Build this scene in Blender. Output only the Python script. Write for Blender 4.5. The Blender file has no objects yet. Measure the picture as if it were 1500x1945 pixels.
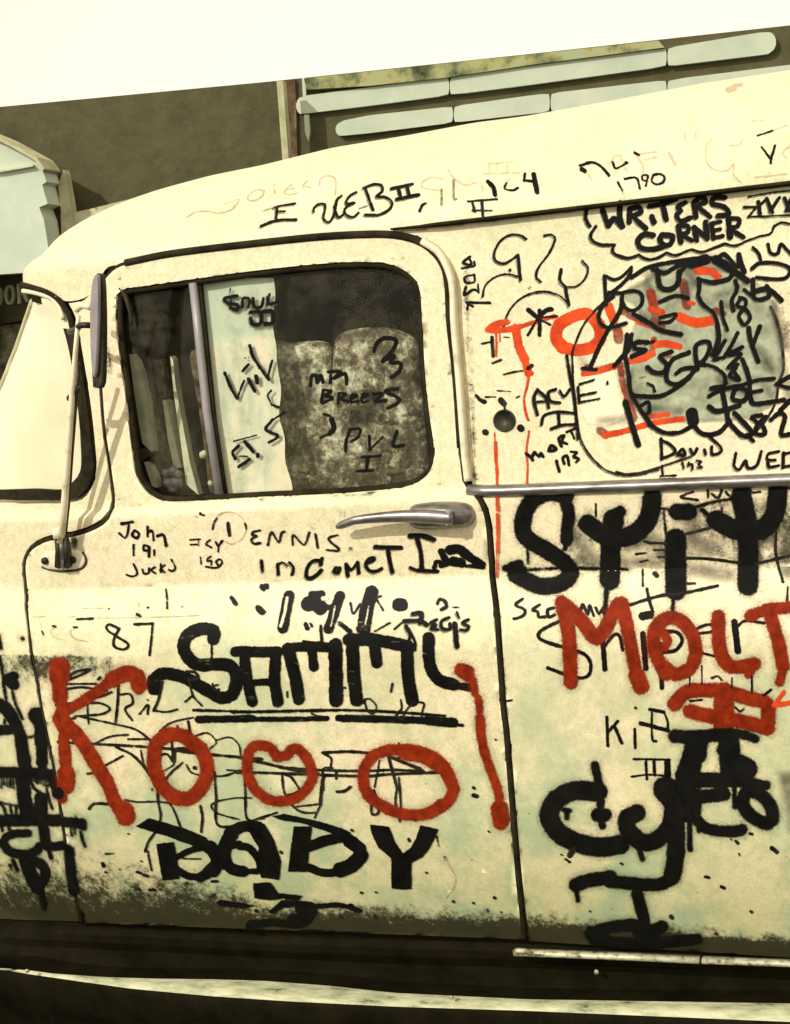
import bpy, bmesh, math, random
import numpy as np
from mathutils import Vector, Matrix
from mathutils.geometry import tessellate_polygon
random.seed(7); rng = np.random.default_rng(7)
SC = bpy.context.scene
# ------------------------------------------------------------------ camera
F, CX, CY = 3000.0, 750.0, 972.5
def unit(v): v = np.array(v, float); return v/np.linalg.norm(v)
vp = np.array([-7750.0, -(1364-CY), -F])
Xc = -unit(vp)
Zc = unit(np.cross(np.array([0, CY-590, -F]), vp))
if Zc[1] < 0: Zc = -Zc
Yc = np.cross(Zc, Xc)
M = np.array([Xc, Yc, Zc])                     # camera -> world
C0 = np.array([0.0, -2.65, 1.60])
cd = bpy.data.cameras.new('camera'); cam = bpy.data.objects.new('camera', cd)
SC.collection.objects.link(cam)
cam.matrix_world = Matrix([[M[i][0], M[i][1], M[i][2], C0[i]] for i in range(3)] + [[0, 0, 0, 1]])
cd.sensor_fit = 'VERTICAL'; cd.sensor_height = 36; cd.lens = 36*F/1945.0
cd.clip_start = 0.05; cd.clip_end = 3000
SC.camera = cam
# ------------------------------------------------------------------ world, sun, exposure
SUN_TO = unit([0.42, 0.85, -0.68])             # the way the light travels
w = bpy.data.worlds.new('World'); SC.world = w; w.use_nodes = True
nt = w.node_tree; nt.nodes.clear()
sky = nt.nodes.new('ShaderNodeTexSky'); sky.sky_type = 'NISHITA'; sky.sun_disc = False
el = math.asin(-SUN_TO[2]); az = math.atan2(-SUN_TO[0], -SUN_TO[1])
sky.sun_elevation = el; sky.sun_rotation = az
b1 = nt.nodes.new('ShaderNodeBackground'); b1.inputs[1].default_value = 0.05
nt.links.new(sky.outputs[0], b1.inputs[0])
b2 = nt.nodes.new('ShaderNodeBackground'); b2.inputs[1].default_value = 0.87   # bright even cloud
tc = nt.nodes.new('ShaderNodeTexCoord'); nz = nt.nodes.new('ShaderNodeTexNoise')
nz.inputs['Scale'].default_value = 3.0; nz.inputs['Detail'].default_value = 6
rp = nt.nodes.new('ShaderNodeValToRGB')
rp.color_ramp.elements[0].color = (1.0, 0.81, 0.53, 1); rp.color_ramp.elements[1].color = (1.0, 0.85, 0.60, 1)
rp.color_ramp.elements[0].position = .3; rp.color_ramp.elements[1].position = .7
nt.links.new(tc.outputs['Generated'], nz.inputs[0]); nt.links.new(nz.outputs[0], rp.inputs[0])
nt.links.new(rp.outputs[0], b2.inputs[0])
ad = nt.nodes.new('ShaderNodeAddShader'); wo = nt.nodes.new('ShaderNodeOutputWorld')
nt.links.new(b1.outputs[0], ad.inputs[0]); nt.links.new(b2.outputs[0], ad.inputs[1]); nt.links.new(ad.outputs[0], wo.inputs[0])
sd = bpy.data.lights.new('sun', 'SUN'); sd.energy = 2.7; sd.angle = math.radians(0.6); sd.color = (1, 0.94, 0.82)
so = bpy.data.objects.new('sun', sd); SC.collection.objects.link(so)
so.rotation_euler = Vector(SUN_TO).to_track_quat('-Z', 'Y').to_euler(); so.location = (-3, -5, 6)
SC.view_settings.view_transform = 'Standard'; SC.view_settings.look = 'None'
SC.view_settings.exposure = 0.14; SC.view_settings.gamma = 1.0; SC.view_settings.use_curve_mapping = False
SC.render.engine = 'CYCLES'
SC.cycles.transparent_max_bounces = 40
# ------------------------------------------------------------------ geometry helpers
def rays(p):
    p = np.atleast_2d(np.asarray(p, float))
    d = np.stack([p[:, 0]-CX, -(p[:, 1]-CY), np.full(len(p), -F)], 1)
    return d @ M.T
def proj(P):
    q = (np.atleast_2d(P)-C0) @ M
    return np.stack([CX + F*q[:, 0]/-q[:, 2], CY - F*q[:, 1]/-q[:, 2]], 1)
def on_y(p, y):
    d = rays(p); t = (np.asarray(y, float)-C0[1])/d[:, 1]
    return C0 + d*t[:, None]
def on_z(p, z):
    d = rays(p); t = (np.asarray(z, float)-C0[2])/d[:, 2]
    return C0 + d*t[:, None]
def zat(x, y): return on_y([(x, y)], 0)[0][2]
Z_DRIP, Z_BELT, Z_C1, Z_C2 = zat(900, 419), zat(700, 955), zat(700, 1100), zat(700, 1246)
X_F = on_y([(150, 800)], 0)[0][0]
HALF = 0.84
ZR_X = np.array([-9., 9.]); ZR_Z = np.array([Z_DRIP+.25]*2)
def side(x, z):
    k = np.clip((z-Z_BELT)/(Z_DRIP-Z_BELT), 0, 1.0)
    y = 0.055*k + 0.010*np.clip((z-Z_BELT)/0.014, 0, 1)
    s = np.clip((Z_C1-z)/(Z_C1-Z_C2), 0, 1)
    y = y - 0.045*np.sin(s*math.pi/2)
    y = y + 0.05*np.clip((0.72-z)/0.26, 0, 1.3)**2
    y = y + 0.5*np.clip(X_F-x, 0, 1.2)**2
    return y
def S(x, z):
    y = side(x, np.minimum(z, Z_DRIP))
    zr = np.interp(x, ZR_X, ZR_Z)
    u = np.clip((z-Z_DRIP)/np.maximum(zr-Z_DRIP, .01), 0, 0.999)
    return y + HALF*(1-np.sqrt(1-u*u))
def on_S(p, off=0.0):
    """points of the body side seen at the given picture places (walk each ray to the surface)"""
    d = rays(p); n = len(d)
    ys = np.full(n, -0.08); lo = ys.copy(); hi = None
    hit = np.zeros(n, bool); hi = np.full(n, 0.9)
    for k in range(1, 80):
        yy = -0.08 + 0.012*k
        P = C0 + d*((yy-C0[1])/d[:, 1])[:, None]
        below = (yy - S(P[:, 0], P[:, 2])) >= 0
        new = below & ~hit
        hi[new] = yy; lo[new] = yy-0.012; hit |= below
    for _ in range(14):
        m = (lo+hi)/2
        P = C0 + d*((m-C0[1])/d[:, 1])[:, None]
        b = (m - S(P[:, 0], P[:, 2])) >= 0
        hi = np.where(b, m, hi); lo = np.where(b, lo, m)
    P = C0 + d*(((lo+hi)/2-C0[1])/d[:, 1])[:, None]
    if np.any(off):
        e = 1e-3; x, z = P[:, 0], P[:, 2]
        n_ = np.stack([(S(x+e, z)-S(x-e, z))/(2*e), -np.ones(n), (S(x, z+e)-S(x, z-e))/(2*e)], 1)
        n_ /= np.linalg.norm(n_, axis=1)[:, None]
        P = P + n_*off
    return P
def smooth(pts, closed=False, step=6.0):
    pts = [np.array(p, float) for p in pts]
    n = len(pts)
    if n < 3: return np.array(pts)
    out = []
    rngk = range(n if closed else n-1)
    for i in rngk:
        p1, p2 = pts[i], pts[(i+1) % n]
        p0 = pts[i-1] if (closed or i > 0) else 2*p1-p2
        p3 = pts[(i+2) % n] if (closed or i+2 < n) else 2*p2-p1
        L = np.linalg.norm(p2-p1); m = max(1, int(L/step))
        for k in range(m):
            t = k/m
            out.append(0.5*((2*p1)+(-p0+p2)*t+(2*p0-5*p1+4*p2-p3)*t*t+(-p0+3*p1-3*p2+p3)*t**3))
    if not closed: out.append(pts[-1])
    return np.array(out)
def link(name, verts, faces, mat, parent=None, shade=True, attrs=None, **props):
    me = bpy.data.meshes.new(name)
    me.from_pydata([tuple(v) for v in verts], [], faces)
    if mat: me.materials.append(mat)
    for k, a in (attrs or {}).items():
        at = me.attributes.new(k, 'FLOAT', 'POINT'); at.data.foreach_set('value', np.asarray(a, np.float32))
    if shade: me.polygons.foreach_set('use_smooth', [True]*len(me.polygons))
    me.update()
    o = bpy.data.objects.new(name, me); SC.collection.objects.link(o)
    if parent: o.parent = parent
    for k, v in props.items(): o[k] = v
    return o
def from_bm(name, bm, mat, parent=None, shade=True, **props):
    me = bpy.data.meshes.new(name); bm.to_mesh(me); bm.free()
    if mat: me.materials.append(mat)
    if shade: me.polygons.foreach_set('use_smooth', [True]*len(me.polygons))
    o = bpy.data.objects.new(name, me); SC.collection.objects.link(o)
    if parent: o.parent = parent
    for k, v in props.items(): o[k] = v
    return o
def thing(name, label, cat, loc=(0, 0, 0), group=None):
    o = bpy.data.objects.new(name, None); SC.collection.objects.link(o)
    o.location = (0, 0, 0); o.empty_display_size = .2
    o['label'] = label; o['category'] = cat
    if group: o['group'] = group
    return o
def grid_fill(outer, holes, step):
    bm = bmesh.new()
    loops = [[Vector((p[0], p[1], 0)) for p in L] for L in [outer]+holes]
    vs = [bm.verts.new(v) for L in loops for v in L]
    for t in tessellate_polygon(loops):
        try: bm.faces.new([vs[i] for i in t])
        except ValueError: pass
    allp = np.array([tuple(v.co) for v in vs])
    for ax in (0, 1):
        a, b = allp[:, ax].min(), allp[:, ax].max()
        for c in np.arange(a+step*.5, b, step):
            no = Vector((1, 0, 0)) if ax == 0 else Vector((0, 1, 0))
            bmesh.ops.bisect_plane(bm, geom=bm.verts[:]+bm.edges[:]+bm.faces[:], plane_co=no*c, plane_no=no, dist=1e-3)
    return bm
def panel(name, outer, holes, mat, parent, step=14, off=0.0, surf=None, flange=0.02, bevel=0.004, grime_shade=True, **props):
    bm = grid_fill([tuple(p) for p in outer], [[tuple(p) for p in h] for h in holes], step)
    bmesh.ops.remove_doubles(bm, verts=bm.verts, dist=2.2)
    px = np.array([(v.co.x, v.co.y) for v in bm.verts])
    P = (surf or (lambda q: on_S(q, off)))(px)
    for v, p in zip(bm.verts, P): v.co = Vector(p)
    bm.normal_update()
    if sum(f.normal.y*f.calc_area() for f in bm.faces) > 0:
        bmesh.ops.reverse_faces(bm, faces=bm.faces[:])
    be = [e for e in bm.edges if e.is_boundary]
    if flange:
        r = bmesh.ops.extrude_edge_only(bm, edges=be)
        for v in [g for g in r['geom'] if isinstance(g, bmesh.types.BMVert)]: v.co.y += flange
        if bevel:
            be = [e for e in be if e.is_valid]
            bmesh.ops.bevel(bm, geom=be, offset=bevel, segments=3, affect='EDGES', profile=0.5, clamp_overlap=True)
    bm.normal_update()
    o = from_bm(name, bm, mat, parent, **props)
    if grime_shade:
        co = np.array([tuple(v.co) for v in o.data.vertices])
        at = o.data.attributes.new('grime_shade', 'FLOAT', 'POINT')
        at.data.foreach_set('value', grime_shade_at(proj(co)).astype(np.float32))
    return o
def sweep(name, P, prof, mat, parent, nrm=(0, -1, 0), closed=False, caps=True, scale=None, **props):
    """sweep a closed profile [(across, out)] along 3-D points"""
    P = np.asarray(P, float); n = len(P); m = len(prof); nrm = unit(nrm)
    V = []; Fc = []
    for i in range(n):
        a = P[(i-1) % n] if (closed or i > 0) else P[i]
        b = P[(i+1) % n] if (closed or i < n-1) else P[i]
        t = unit(b-a); s = unit(np.cross(t, nrm)); o = np.cross(s, t)
        k = 1.0 if scale is None else scale[i]
        for u, v in prof: V.append(P[i] + s*u*k + o*v*k)
    for i in range(n if closed else n-1):
        j = (i+1) % n
        for k in range(m):
            l = (k+1) % m
            Fc.append((i*m+k, i*m+l, j*m+l, j*m+k))
    if caps and not closed:
        Fc.append(tuple(range(m))[::-1]); Fc.append(tuple((n-1)*m+k for k in range(m)))
    return link(name, V, Fc, mat, parent, **props)
def circ(r, n=10, sx=1, sy=1, oy=0): return [(r*sx*math.cos(2*math.pi*k/n), r*sy*math.sin(2*math.pi*k/n)+oy) for k in range(n)]
def tube(name, P, r, mat, parent, n=10, **kw): return sweep(name, P, circ(r, n), mat, parent, nrm=kw.pop('nrm', (0.1, -1, 0.07)), **kw)
def box(name, c, s, mat, parent=None, rot=None, bevel=0.004, **props):
    bm = bmesh.new(); bmesh.ops.create_cube(bm, size=1)
    for v in bm.verts: v.co = Vector((v.co.x*s[0], v.co.y*s[1], v.co.z*s[2]))
    if bevel: bmesh.ops.bevel(bm, geom=bm.edges[:], offset=bevel, segments=2, affect='EDGES', profile=.5)
    if rot is not None: bmesh.ops.rotate(bm, verts=bm.verts, matrix=rot)
    bmesh.ops.translate(bm, verts=bm.verts, vec=Vector(c))
    return from_bm(name, bm, mat, parent, shade=False, **props)
# ------------------------------------------------------------------ materials
def newmat(name):
    m = bpy.data.materials.new(name); m.use_nodes = True
    return m, m.node_tree, m.node_tree.nodes['Principled BSDF'], m.node_tree.nodes['Material Output']
def N(nt, typ, **inp):
    n = nt.nodes.new(typ)
    for k, v in inp.items():
        if hasattr(n, k) and k not in n.inputs: setattr(n, k, v)
        else: n.inputs[k.replace('_', ' ')].default_value = v
    return n
def noise(nt, co, scale, detail=4, rough=.55, stretch=None):
    if stretch:
        mp = nt.nodes.new('ShaderNodeMapping'); mp.inputs['Scale'].default_value = stretch
        nt.links.new(co, mp.inputs[0]); co = mp.outputs[0]
    n = nt.nodes.new('ShaderNodeTexNoise')
    n.inputs['Scale'].default_value = scale; n.inputs['Detail'].default_value = detail; n.inputs['Roughness'].default_value = rough
    nt.links.new(co, n.inputs['Vector']); return n.outputs['Fac']
def ramp(nt, fac, stops):
    r = nt.nodes.new('ShaderNodeValToRGB'); e = r.color_ramp.elements
    while len(e) < len(stops): e.new(0.5)
    for i, (p, c) in enumerate(stops):
        e[i].position = p; e[i].color = (*c, 1) if len(c) == 3 else c
    nt.links.new(fac, r.inputs[0]); return r.outputs[0]
def g(v): return (v, v, v)
def mix(nt, fac, a, b, mode='MIX'):
    m = nt.nodes.new('ShaderNodeMix'); m.data_type = 'RGBA'; m.blend_type = mode
    for s, v in ((0, fac), (6, a), (7, b)):
        if isinstance(v, (int, float)): m.inputs[s].default_value = v
        elif isinstance(v, tuple): m.inputs[s].default_value = (*v, 1) if len(v) == 3 else v
        else: nt.links.new(v, m.inputs[s])
    return m.outputs[2]
def mth(nt, op, a, b=0.0, clamp=False):
    m = nt.nodes.new('ShaderNodeMath'); m.operation = op; m.use_clamp = clamp
    for i, v in enumerate((a, b)):
        if isinstance(v, (int, float)): m.inputs[i].default_value = v
        else: nt.links.new(v, m.inputs[i])
    return m.outputs[0]
def objco(nt): return nt.nodes.new('ShaderNodeTexCoord').outputs['Object']
def add_bump(nt, bs, h, strength, dist):
    b = nt.nodes.new('ShaderNodeBump'); b.inputs['Strength'].default_value = strength; b.inputs['Distance'].default_value = dist
    nt.links.new(h, b.inputs['Height']); nt.links.new(b.outputs[0], bs.inputs['Normal'])
def simple(name, cols, scale=8, rough=.6, metal=0.0, bump=.15, bdist=.002, bscale=120, detail=6, spread=(.35, .65), spec=.3, stretch=None):
    m, nt, bs, out = newmat(name); co = objco(nt)
    f = noise(nt, co, scale, detail, .65, stretch)
    n = len(cols)
    st = [(spread[0]+(spread[1]-spread[0])*i/max(1, n-1), c) for i, c in enumerate(cols)]
    nt.links.new(ramp(nt, f, st), bs.inputs['Base Color'])
    bs.inputs['Roughness'].default_value = rough; bs.inputs['Metallic'].default_value = metal
    bs.inputs['Specular IOR Level'].default_value = spec
    if bump: add_bump(nt, bs, noise(nt, co, bscale, 4), bump, bdist)
    return m
DIRT_SHADE = (0.020, 0.016, 0.007)  # dark tone for real grime and for shade painted on the body
def make_paint():
    m, nt, bs, out = newmat('old_cream_paint'); co = objco(nt); L = nt.links
    big = noise(nt, co, 3.2, 5, .6); mid = noise(nt, co, 11, 6, .65); fine = noise(nt, co, 70, 6, .7); grain = noise(nt, co, 420, 3, .6)
    c = ramp(nt, big, [(.30, (.60, .68, .46)), (.43, (.81, .75, .50)), (.57, (.87, .77, .54)), (.70, (.90, .72, .54))])
    c = mix(nt, ramp(nt, mid, [(.44, g(0)), (.66, g(.45))]), c, (.60, .65, .40))
    # dulled, chalky green lower down the sides, with the vignette darkening painted in
    sx = nt.nodes.new('ShaderNodeSeparateXYZ'); L.new(co, sx.inputs[0])
    low = mth(nt, 'ADD', mth(nt, 'MULTIPLY', mth(nt, 'SUBTRACT', 1.12, sx.outputs[2]), 1.25), mth(nt, 'MULTIPLY', mth(nt, 'SUBTRACT', mid, .5), 1.1), clamp=True)
    c = mix(nt, mth(nt, 'MULTIPLY', low, .85), c, (.45, .48, .215))
    teal = ramp(nt, noise(nt, co, 5.5, 6, .7), [(.45, g(0)), (.60, g(.85))])
    c = mix(nt, mth(nt, 'MULTIPLY', teal, mth(nt, 'MULTIPLY', mth(nt, 'SUBTRACT', 1.12, sx.outputs[2]), 1.9, clamp=True)), c, (.31, .45, .28))
    c = mix(nt, ramp(nt, fine, [(.46, g(0)), (.74, g(.5))]), c, (.44, .36, .20))
    c = mix(nt, ramp(nt, grain, [(.34, g(.42)), (.56, g(0))]), c, (.36, .31, .17))
    # sparse specks
    vo = nt.nodes.new('ShaderNodeTexVoronoi'); vo.inputs['Scale'].default_value = 38; L.new(co, vo.inputs['Vector'])
    sp = mth(nt, 'LESS_THAN', mth(nt, 'ADD', vo.outputs['Distance'], mth(nt, 'MULTIPLY', fine, .1)), .10)
    pick = nt.nodes.new('ShaderNodeSeparateColor'); L.new(vo.outputs['Color'], pick.inputs[0])
    sp = mth(nt, 'MULTIPLY', sp, mth(nt, 'GREATER_THAN', pick.outputs[0], .74))
    sp = mth(nt, 'MULTIPLY', sp, mth(nt, 'MULTIPLY', mth(nt, 'SUBTRACT', 1.1, sx.outputs[2]), 3, clamp=True))
    c = mix(nt, mth(nt, 'MULTIPLY', sp, .9), c, (.03, .025, .015))
    at = nt.nodes.new('ShaderNodeAttribute'); at.attribute_name = 'grime_shade'
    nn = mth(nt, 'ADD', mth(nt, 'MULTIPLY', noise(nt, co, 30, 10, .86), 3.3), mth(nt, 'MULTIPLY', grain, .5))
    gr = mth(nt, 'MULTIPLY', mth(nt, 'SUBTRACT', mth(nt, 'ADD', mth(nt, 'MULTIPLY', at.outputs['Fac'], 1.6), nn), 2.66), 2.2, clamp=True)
    c = mix(nt, mth(nt, 'MULTIPLY', gr, .95), c, DIRT_SHADE)  # grime and painted shade are mixed in with the same tone
    L.new(c, bs.inputs['Base Color'])
    rr = mth(nt, 'ADD', mth(nt, 'MULTIPLY', mid, .25), .36); L.new(rr, bs.inputs['Roughness'])
    L.new(mth(nt, 'MULTIPLY', mth(nt, 'SUBTRACT', 1.0, gr), .35), bs.inputs['Specular IOR Level'])
    h = mth(nt, 'ADD', mth(nt, 'MULTIPLY', grain, .5), fine)
    add_bump(nt, bs, h, .22, .0012)
    return m
PAINT = make_paint()
def make_ink(name, cols, soft, amp, nscale, rough=.45, n2w=1.7, holes=0.0, streak=None, alpha=1.0, cscale=30, halo=0):
    m, nt, bs, out = newmat(name); L = nt.links; co = objco(nt)
    at = nt.nodes.new('ShaderNodeAttribute'); at.attribute_name = 'sdf'
    n1 = mth(nt, 'SUBTRACT', noise(nt, co, nscale, 4, .7), .5)
    n2 = mth(nt, 'SUBTRACT', noise(nt, co, nscale*.2, 6, .7), .5)
    d = mth(nt, 'ADD', at.outputs['Fac'], mth(nt, 'MULTIPLY', mth(nt, 'ADD', n1, mth(nt, 'MULTIPLY', n2, n2w)), amp))
    a = mth(nt, 'DIVIDE', mth(nt, 'SUBTRACT', soft*.5, d), soft, clamp=True)
    if halo:
        hz = mth(nt, 'MULTIPLY', mth(nt, 'DIVIDE', mth(nt, 'SUBTRACT', halo, at.outputs['Fac']), halo*1.4, clamp=True), ramp(nt, noise(nt, co, 430, 3, .8), [(.48, g(0)), (.60, g(.75))]))
        a = mth(nt, 'MAXIMUM', a, hz)
    if holes:
        st = noise(nt, co, 60, 5, .75, streak or (1, 1, 1))
        a = mth(nt, 'MULTIPLY', a, mth(nt, 'SUBTRACT', 1.0, ramp(nt, st, [(.60, g(0)), (.60+.14/holes, g(min(1, holes)))])))
    if alpha < 1: a = mth(nt, 'MULTIPLY', a, mth(nt, 'MULTIPLY', ramp(nt, noise(nt, co, 45, 5, .7), [(.35, g(.45)), (.6, g(1.0))]), alpha))
    c = ramp(nt, noise(nt, co, cscale, 5, .7), [(.35, cols[0]), (.65, cols[1])])
    L.new(c, bs.inputs['Base Color']); bs.inputs['Roughness'].default_value = rough
    bs.inputs['Specular IOR Level'].default_value = .06
    tr = nt.nodes.new('ShaderNodeBsdfTransparent'); ms = nt.nodes.new('ShaderNodeMixShader')
    L.new(a, ms.inputs[0]); L.new(tr.outputs[0], ms.inputs[1]); L.new(bs.outputs[0], ms.inputs[2]); L.new(ms.outputs[0], out.inputs[0])
    return m
K0, K1 = (.003, .003, .0025), (.008, .0075, .006)
INK = {
 'marker': make_ink('black_marker_ink', (K0, K1), 1.3, 2.8, 260),
 'pen':    make_ink('worn_black_pen_ink', (K0, (.03, .027, .02)), 1.2, 2.6, 300, holes=.8),
 'brush':  make_ink('black_brush_paint', (K0, K1), 1.6, 4.0, 200, holes=.85, streak=(.3, 1, 1)),
 'spray':  make_ink('black_spray_paint', (K0, K1), 3.5, 7.0, 330, rough=.6, halo=11, n2w=1.0),
 'shade':  make_ink('smeared_grey_ink', ((.035, .03, .022), (.13, .115, .08)), 1.8, 3.2, 240, alpha=.75),
 'faint':  make_ink('faded_brown_ink', ((.40, .33, .18), (.52, .43, .26)), 1.6, 2.5, 240, alpha=.85),
 'rose':   make_ink('faded_pink_ink', ((.56, .42, .26), (.62, .48, .32)), 1.6, 2.5, 240, alpha=.75),
 'red':    make_ink('dark_red_spray_paint', ((.13, .011, .003), (.27, .026, .004)), 3.5, 8.0, 330, rough=.6, cscale=45, halo=12, n2w=1.0),
 'orange': make_ink('bright_red_brush_paint', ((.44, .036, .007), (.74, .080, .016)), 1.8, 3.5, 180, holes=.5),
 'maroon': make_ink('thin_dark_red_paint', ((.14, .022, .012), (.40, .045, .012)), 3.0, 4.0, 200, alpha=.92),
 'cream':  make_ink('cream_touch_up_paint', ((.70, .64, .45), (.82, .76, .56)), 1.8, 3.0, 200, holes=.6),
 'smoke':  make_ink('thin_grey_overspray', ((.05, .045, .03), (.14, .13, .09)), 16.0, 12.0, 90, alpha=.62),
 'green':  make_ink('pale_green_wash', ((.22, .235, .16), (.43, .47, .33)), 10.0, 10.0, 80, alpha=1),
 'white':  make_ink('fresh_cream_patch', ((.82, .74, .50), (.88, .80, .58)), 5.0, 6.0, 120),
}
RUBBER = simple('black_rubber', [(.012, .010, .005), (.034, .028, .014)], 30, .8, bump=.3, spec=.08)
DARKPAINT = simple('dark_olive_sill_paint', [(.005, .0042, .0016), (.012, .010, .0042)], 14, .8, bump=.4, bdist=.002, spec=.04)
GREYMETAL = simple('dull_grey_chrome', [(.10, .095, .085), (.24, .225, .22), (.34, .32, .32)], 26, .34, metal=.75, bump=.2, bdist=.001, spec=.5, stretch=(.4, 1, 1))
LILAC = simple('lilac_grey_metal', [(.26, .245, .25), (.34, .32, .33)], 30, .45, metal=.2, bump=.2, bdist=.001)
DARKMETAL = simple('blackened_metal', [(.02, .018, .012), (.07, .06, .04)], 40, .5, metal=.5, bump=.3)
CREAMROD = simple('cream_enamelled_rod', [(.50, .44, .28), (.80, .74, .54)], 30, .45, bump=.2, bdist=.001, spread=(.3, .5))
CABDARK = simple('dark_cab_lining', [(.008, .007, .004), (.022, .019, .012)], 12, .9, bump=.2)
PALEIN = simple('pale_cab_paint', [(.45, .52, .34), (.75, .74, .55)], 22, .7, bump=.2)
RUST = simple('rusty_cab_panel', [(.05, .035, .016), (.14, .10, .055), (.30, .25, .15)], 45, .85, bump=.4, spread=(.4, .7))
TRIMPALE = simple('worn_pale_trim', [(.06, .05, .025), (.42, .41, .28), (.60, .60, .42)], 60, .5, metal=.2, bump=.4, spread=(.33, .6))
BOARD = simple('scuffed_running_board_paint', [(.05, .05, .022), (.34, .36, .22), (.46, .48, .30), (.58, .58, .40)], 38, .7, bump=.5, bdist=.003, spread=(.30, .60), stretch=(.4, 1, 1))
WALL = simple('dark_olive_render', [(.062, .058, .026), (.086, .079, .037), (.108, .096, .048)], 5, .9, bump=.5, bdist=.02, bscale=14, spread=(.3, .7), detail=8)
BAR = simple('pale_aqua_enamel', [(.46, .54, .42), (.58, .64, .50)], 2, .6, bump=.1)
FASCIA = simple('mottled_yellow_green_fascia', [(.05, .045, .02), (.16, .20, .10), (.40, .38, .16), (.36, .42, .24)], 3.2, .85, bump=.4, spread=(.36, .62))
HOUSE = simple('pale_mint_plaster', [(.46, .56, .42), (.62, .70, .58)], 1.2, .8, bump=.2)
TAN = simple('tan_weathered_post', [(.36, .36, .20), (.60, .58, .38)], 6, .8, bump=.3)
BROWN = simple('rusty_brown_strip', [(.07, .045, .02), (.13, .085, .045), (.30, .27, .18)], 9, .85, bump=.4, spread=(.4, .72))
STONE = simple('mottled_stone', [(.04, .034, .016), (.16, .15, .09), (.42, .40, .26)], 4.5, .9, bump=.7, bdist=.02, bscale=10, spread=(.36, .64))
ASPHALT = simple('dark_asphalt', [(.03, .028, .022), (.06, .056, .045)], 6, .9, bump=.6, bdist=.006, bscale=60)
ZCUR = float(zat(460, 652))
def make_cloth():
    m, nt, bs, out = newmat('pale_window_cloth'); co = objco(nt)
    a = noise(nt, co, 16, 6, .65, (1, 1, .2)); b = noise(nt, co, 30, 6, .7)
    c = ramp(nt, a, [(.36, (.46, .55, .44)), (.50, (.70, .70, .54)), (.64, (.82, .72, .55))])
    sx = nt.nodes.new('ShaderNodeSeparateXYZ'); nt.links.new(co, sx.inputs[0])
    up = mth(nt, 'MULTIPLY', mth(nt, 'SUBTRACT', sx.outputs[2], ZCUR), 60, clamp=True)
    c = mix(nt, mth(nt, 'MULTIPLY', up, .85), c, (.50, .62, .50))
    c = mix(nt, ramp(nt, b, [(.50, g(0)), (.72, g(.7))]), c, (.36, .36, .25))
    nt.links.new(c, bs.inputs['Base Color']); bs.inputs['Roughness'].default_value = .9
    return m
def make_seat():
    m, nt, bs, out = newmat('mottled_worn_seat_vinyl'); co = objco(nt)
    a = noise(nt, co, 9, 9, .78); b = noise(nt, co, 60, 6, .75); big = noise(nt, co, 4, 2, .5)
    v = mth(nt, 'ADD', mth(nt, 'MULTIPLY', a, .75), mth(nt, 'ADD', mth(nt, 'MULTIPLY', b, .35), mth(nt, 'MULTIPLY', big, .25)))
    c = ramp(nt, v, [(.60, (.022, .018, .009)), (.665, (.08, .068, .036)), (.715, (.30, .28, .19)), (.775, (.66, .70, .54))])
    nt.links.new(c, bs.inputs['Base Color']); bs.inputs['Roughness'].default_value = .8
    add_bump(nt, bs, a, .4, .006)
    return m
def make_glass(name, tint, refl, rough=.05, dirt=.15):
    m, nt, bs, out = newmat(name); L = nt.links; co = objco(nt)
    tr = nt.nodes.new('ShaderNodeBsdfTransparent'); tr.inputs[0].default_value = (*tint, 1)
    gl = nt.nodes.new('ShaderNodeBsdfGlossy'); gl.inputs['Roughness'].default_value = rough
    ms = nt.nodes.new('ShaderNodeMixShader'); ms.inputs[0].default_value = refl; L.new(tr.outputs[0], ms.inputs[1]); L.new(gl.outputs[0], ms.inputs[2])
    df = nt.nodes.new('ShaderNodeBsdfDiffuse'); df.inputs[0].default_value = (.34, .31, .18, 1)
    m2 = nt.nodes.new('ShaderNodeMixShader')
    d = ramp(nt, noise(nt, co, 14, 8, .75), [(.44, g(.02)), (.74, g(dirt))])
    L.new(d, m2.inputs[0]); L.new(ms.outputs[0], m2.inputs[1]); L.new(df.outputs[0], m2.inputs[2]); L.new(m2.outputs[0], out.inputs[0])
    return m
def make_shield():
    m, nt, bs, out = newmat('sky_glare_windshield_glass'); co = objco(nt)
    c = ramp(nt, noise(nt, co, 6, 5, .6), [(.35, (.66, .66, .44)), (.6, (.80, .74, .52))])  # bright sky reflection painted as the pane's pale colour
    nt.links.new(c, bs.inputs['Base Color']); bs.inputs['Roughness'].default_value = .28; bs.inputs['Specular IOR Level'].default_value = .6
    return m
CLOTH, SEAT, SHIELD = make_cloth(), make_seat(), make_shield()
GLASS = make_glass('dusty_door_glass', (.97, .97, .93), .012)
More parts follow.
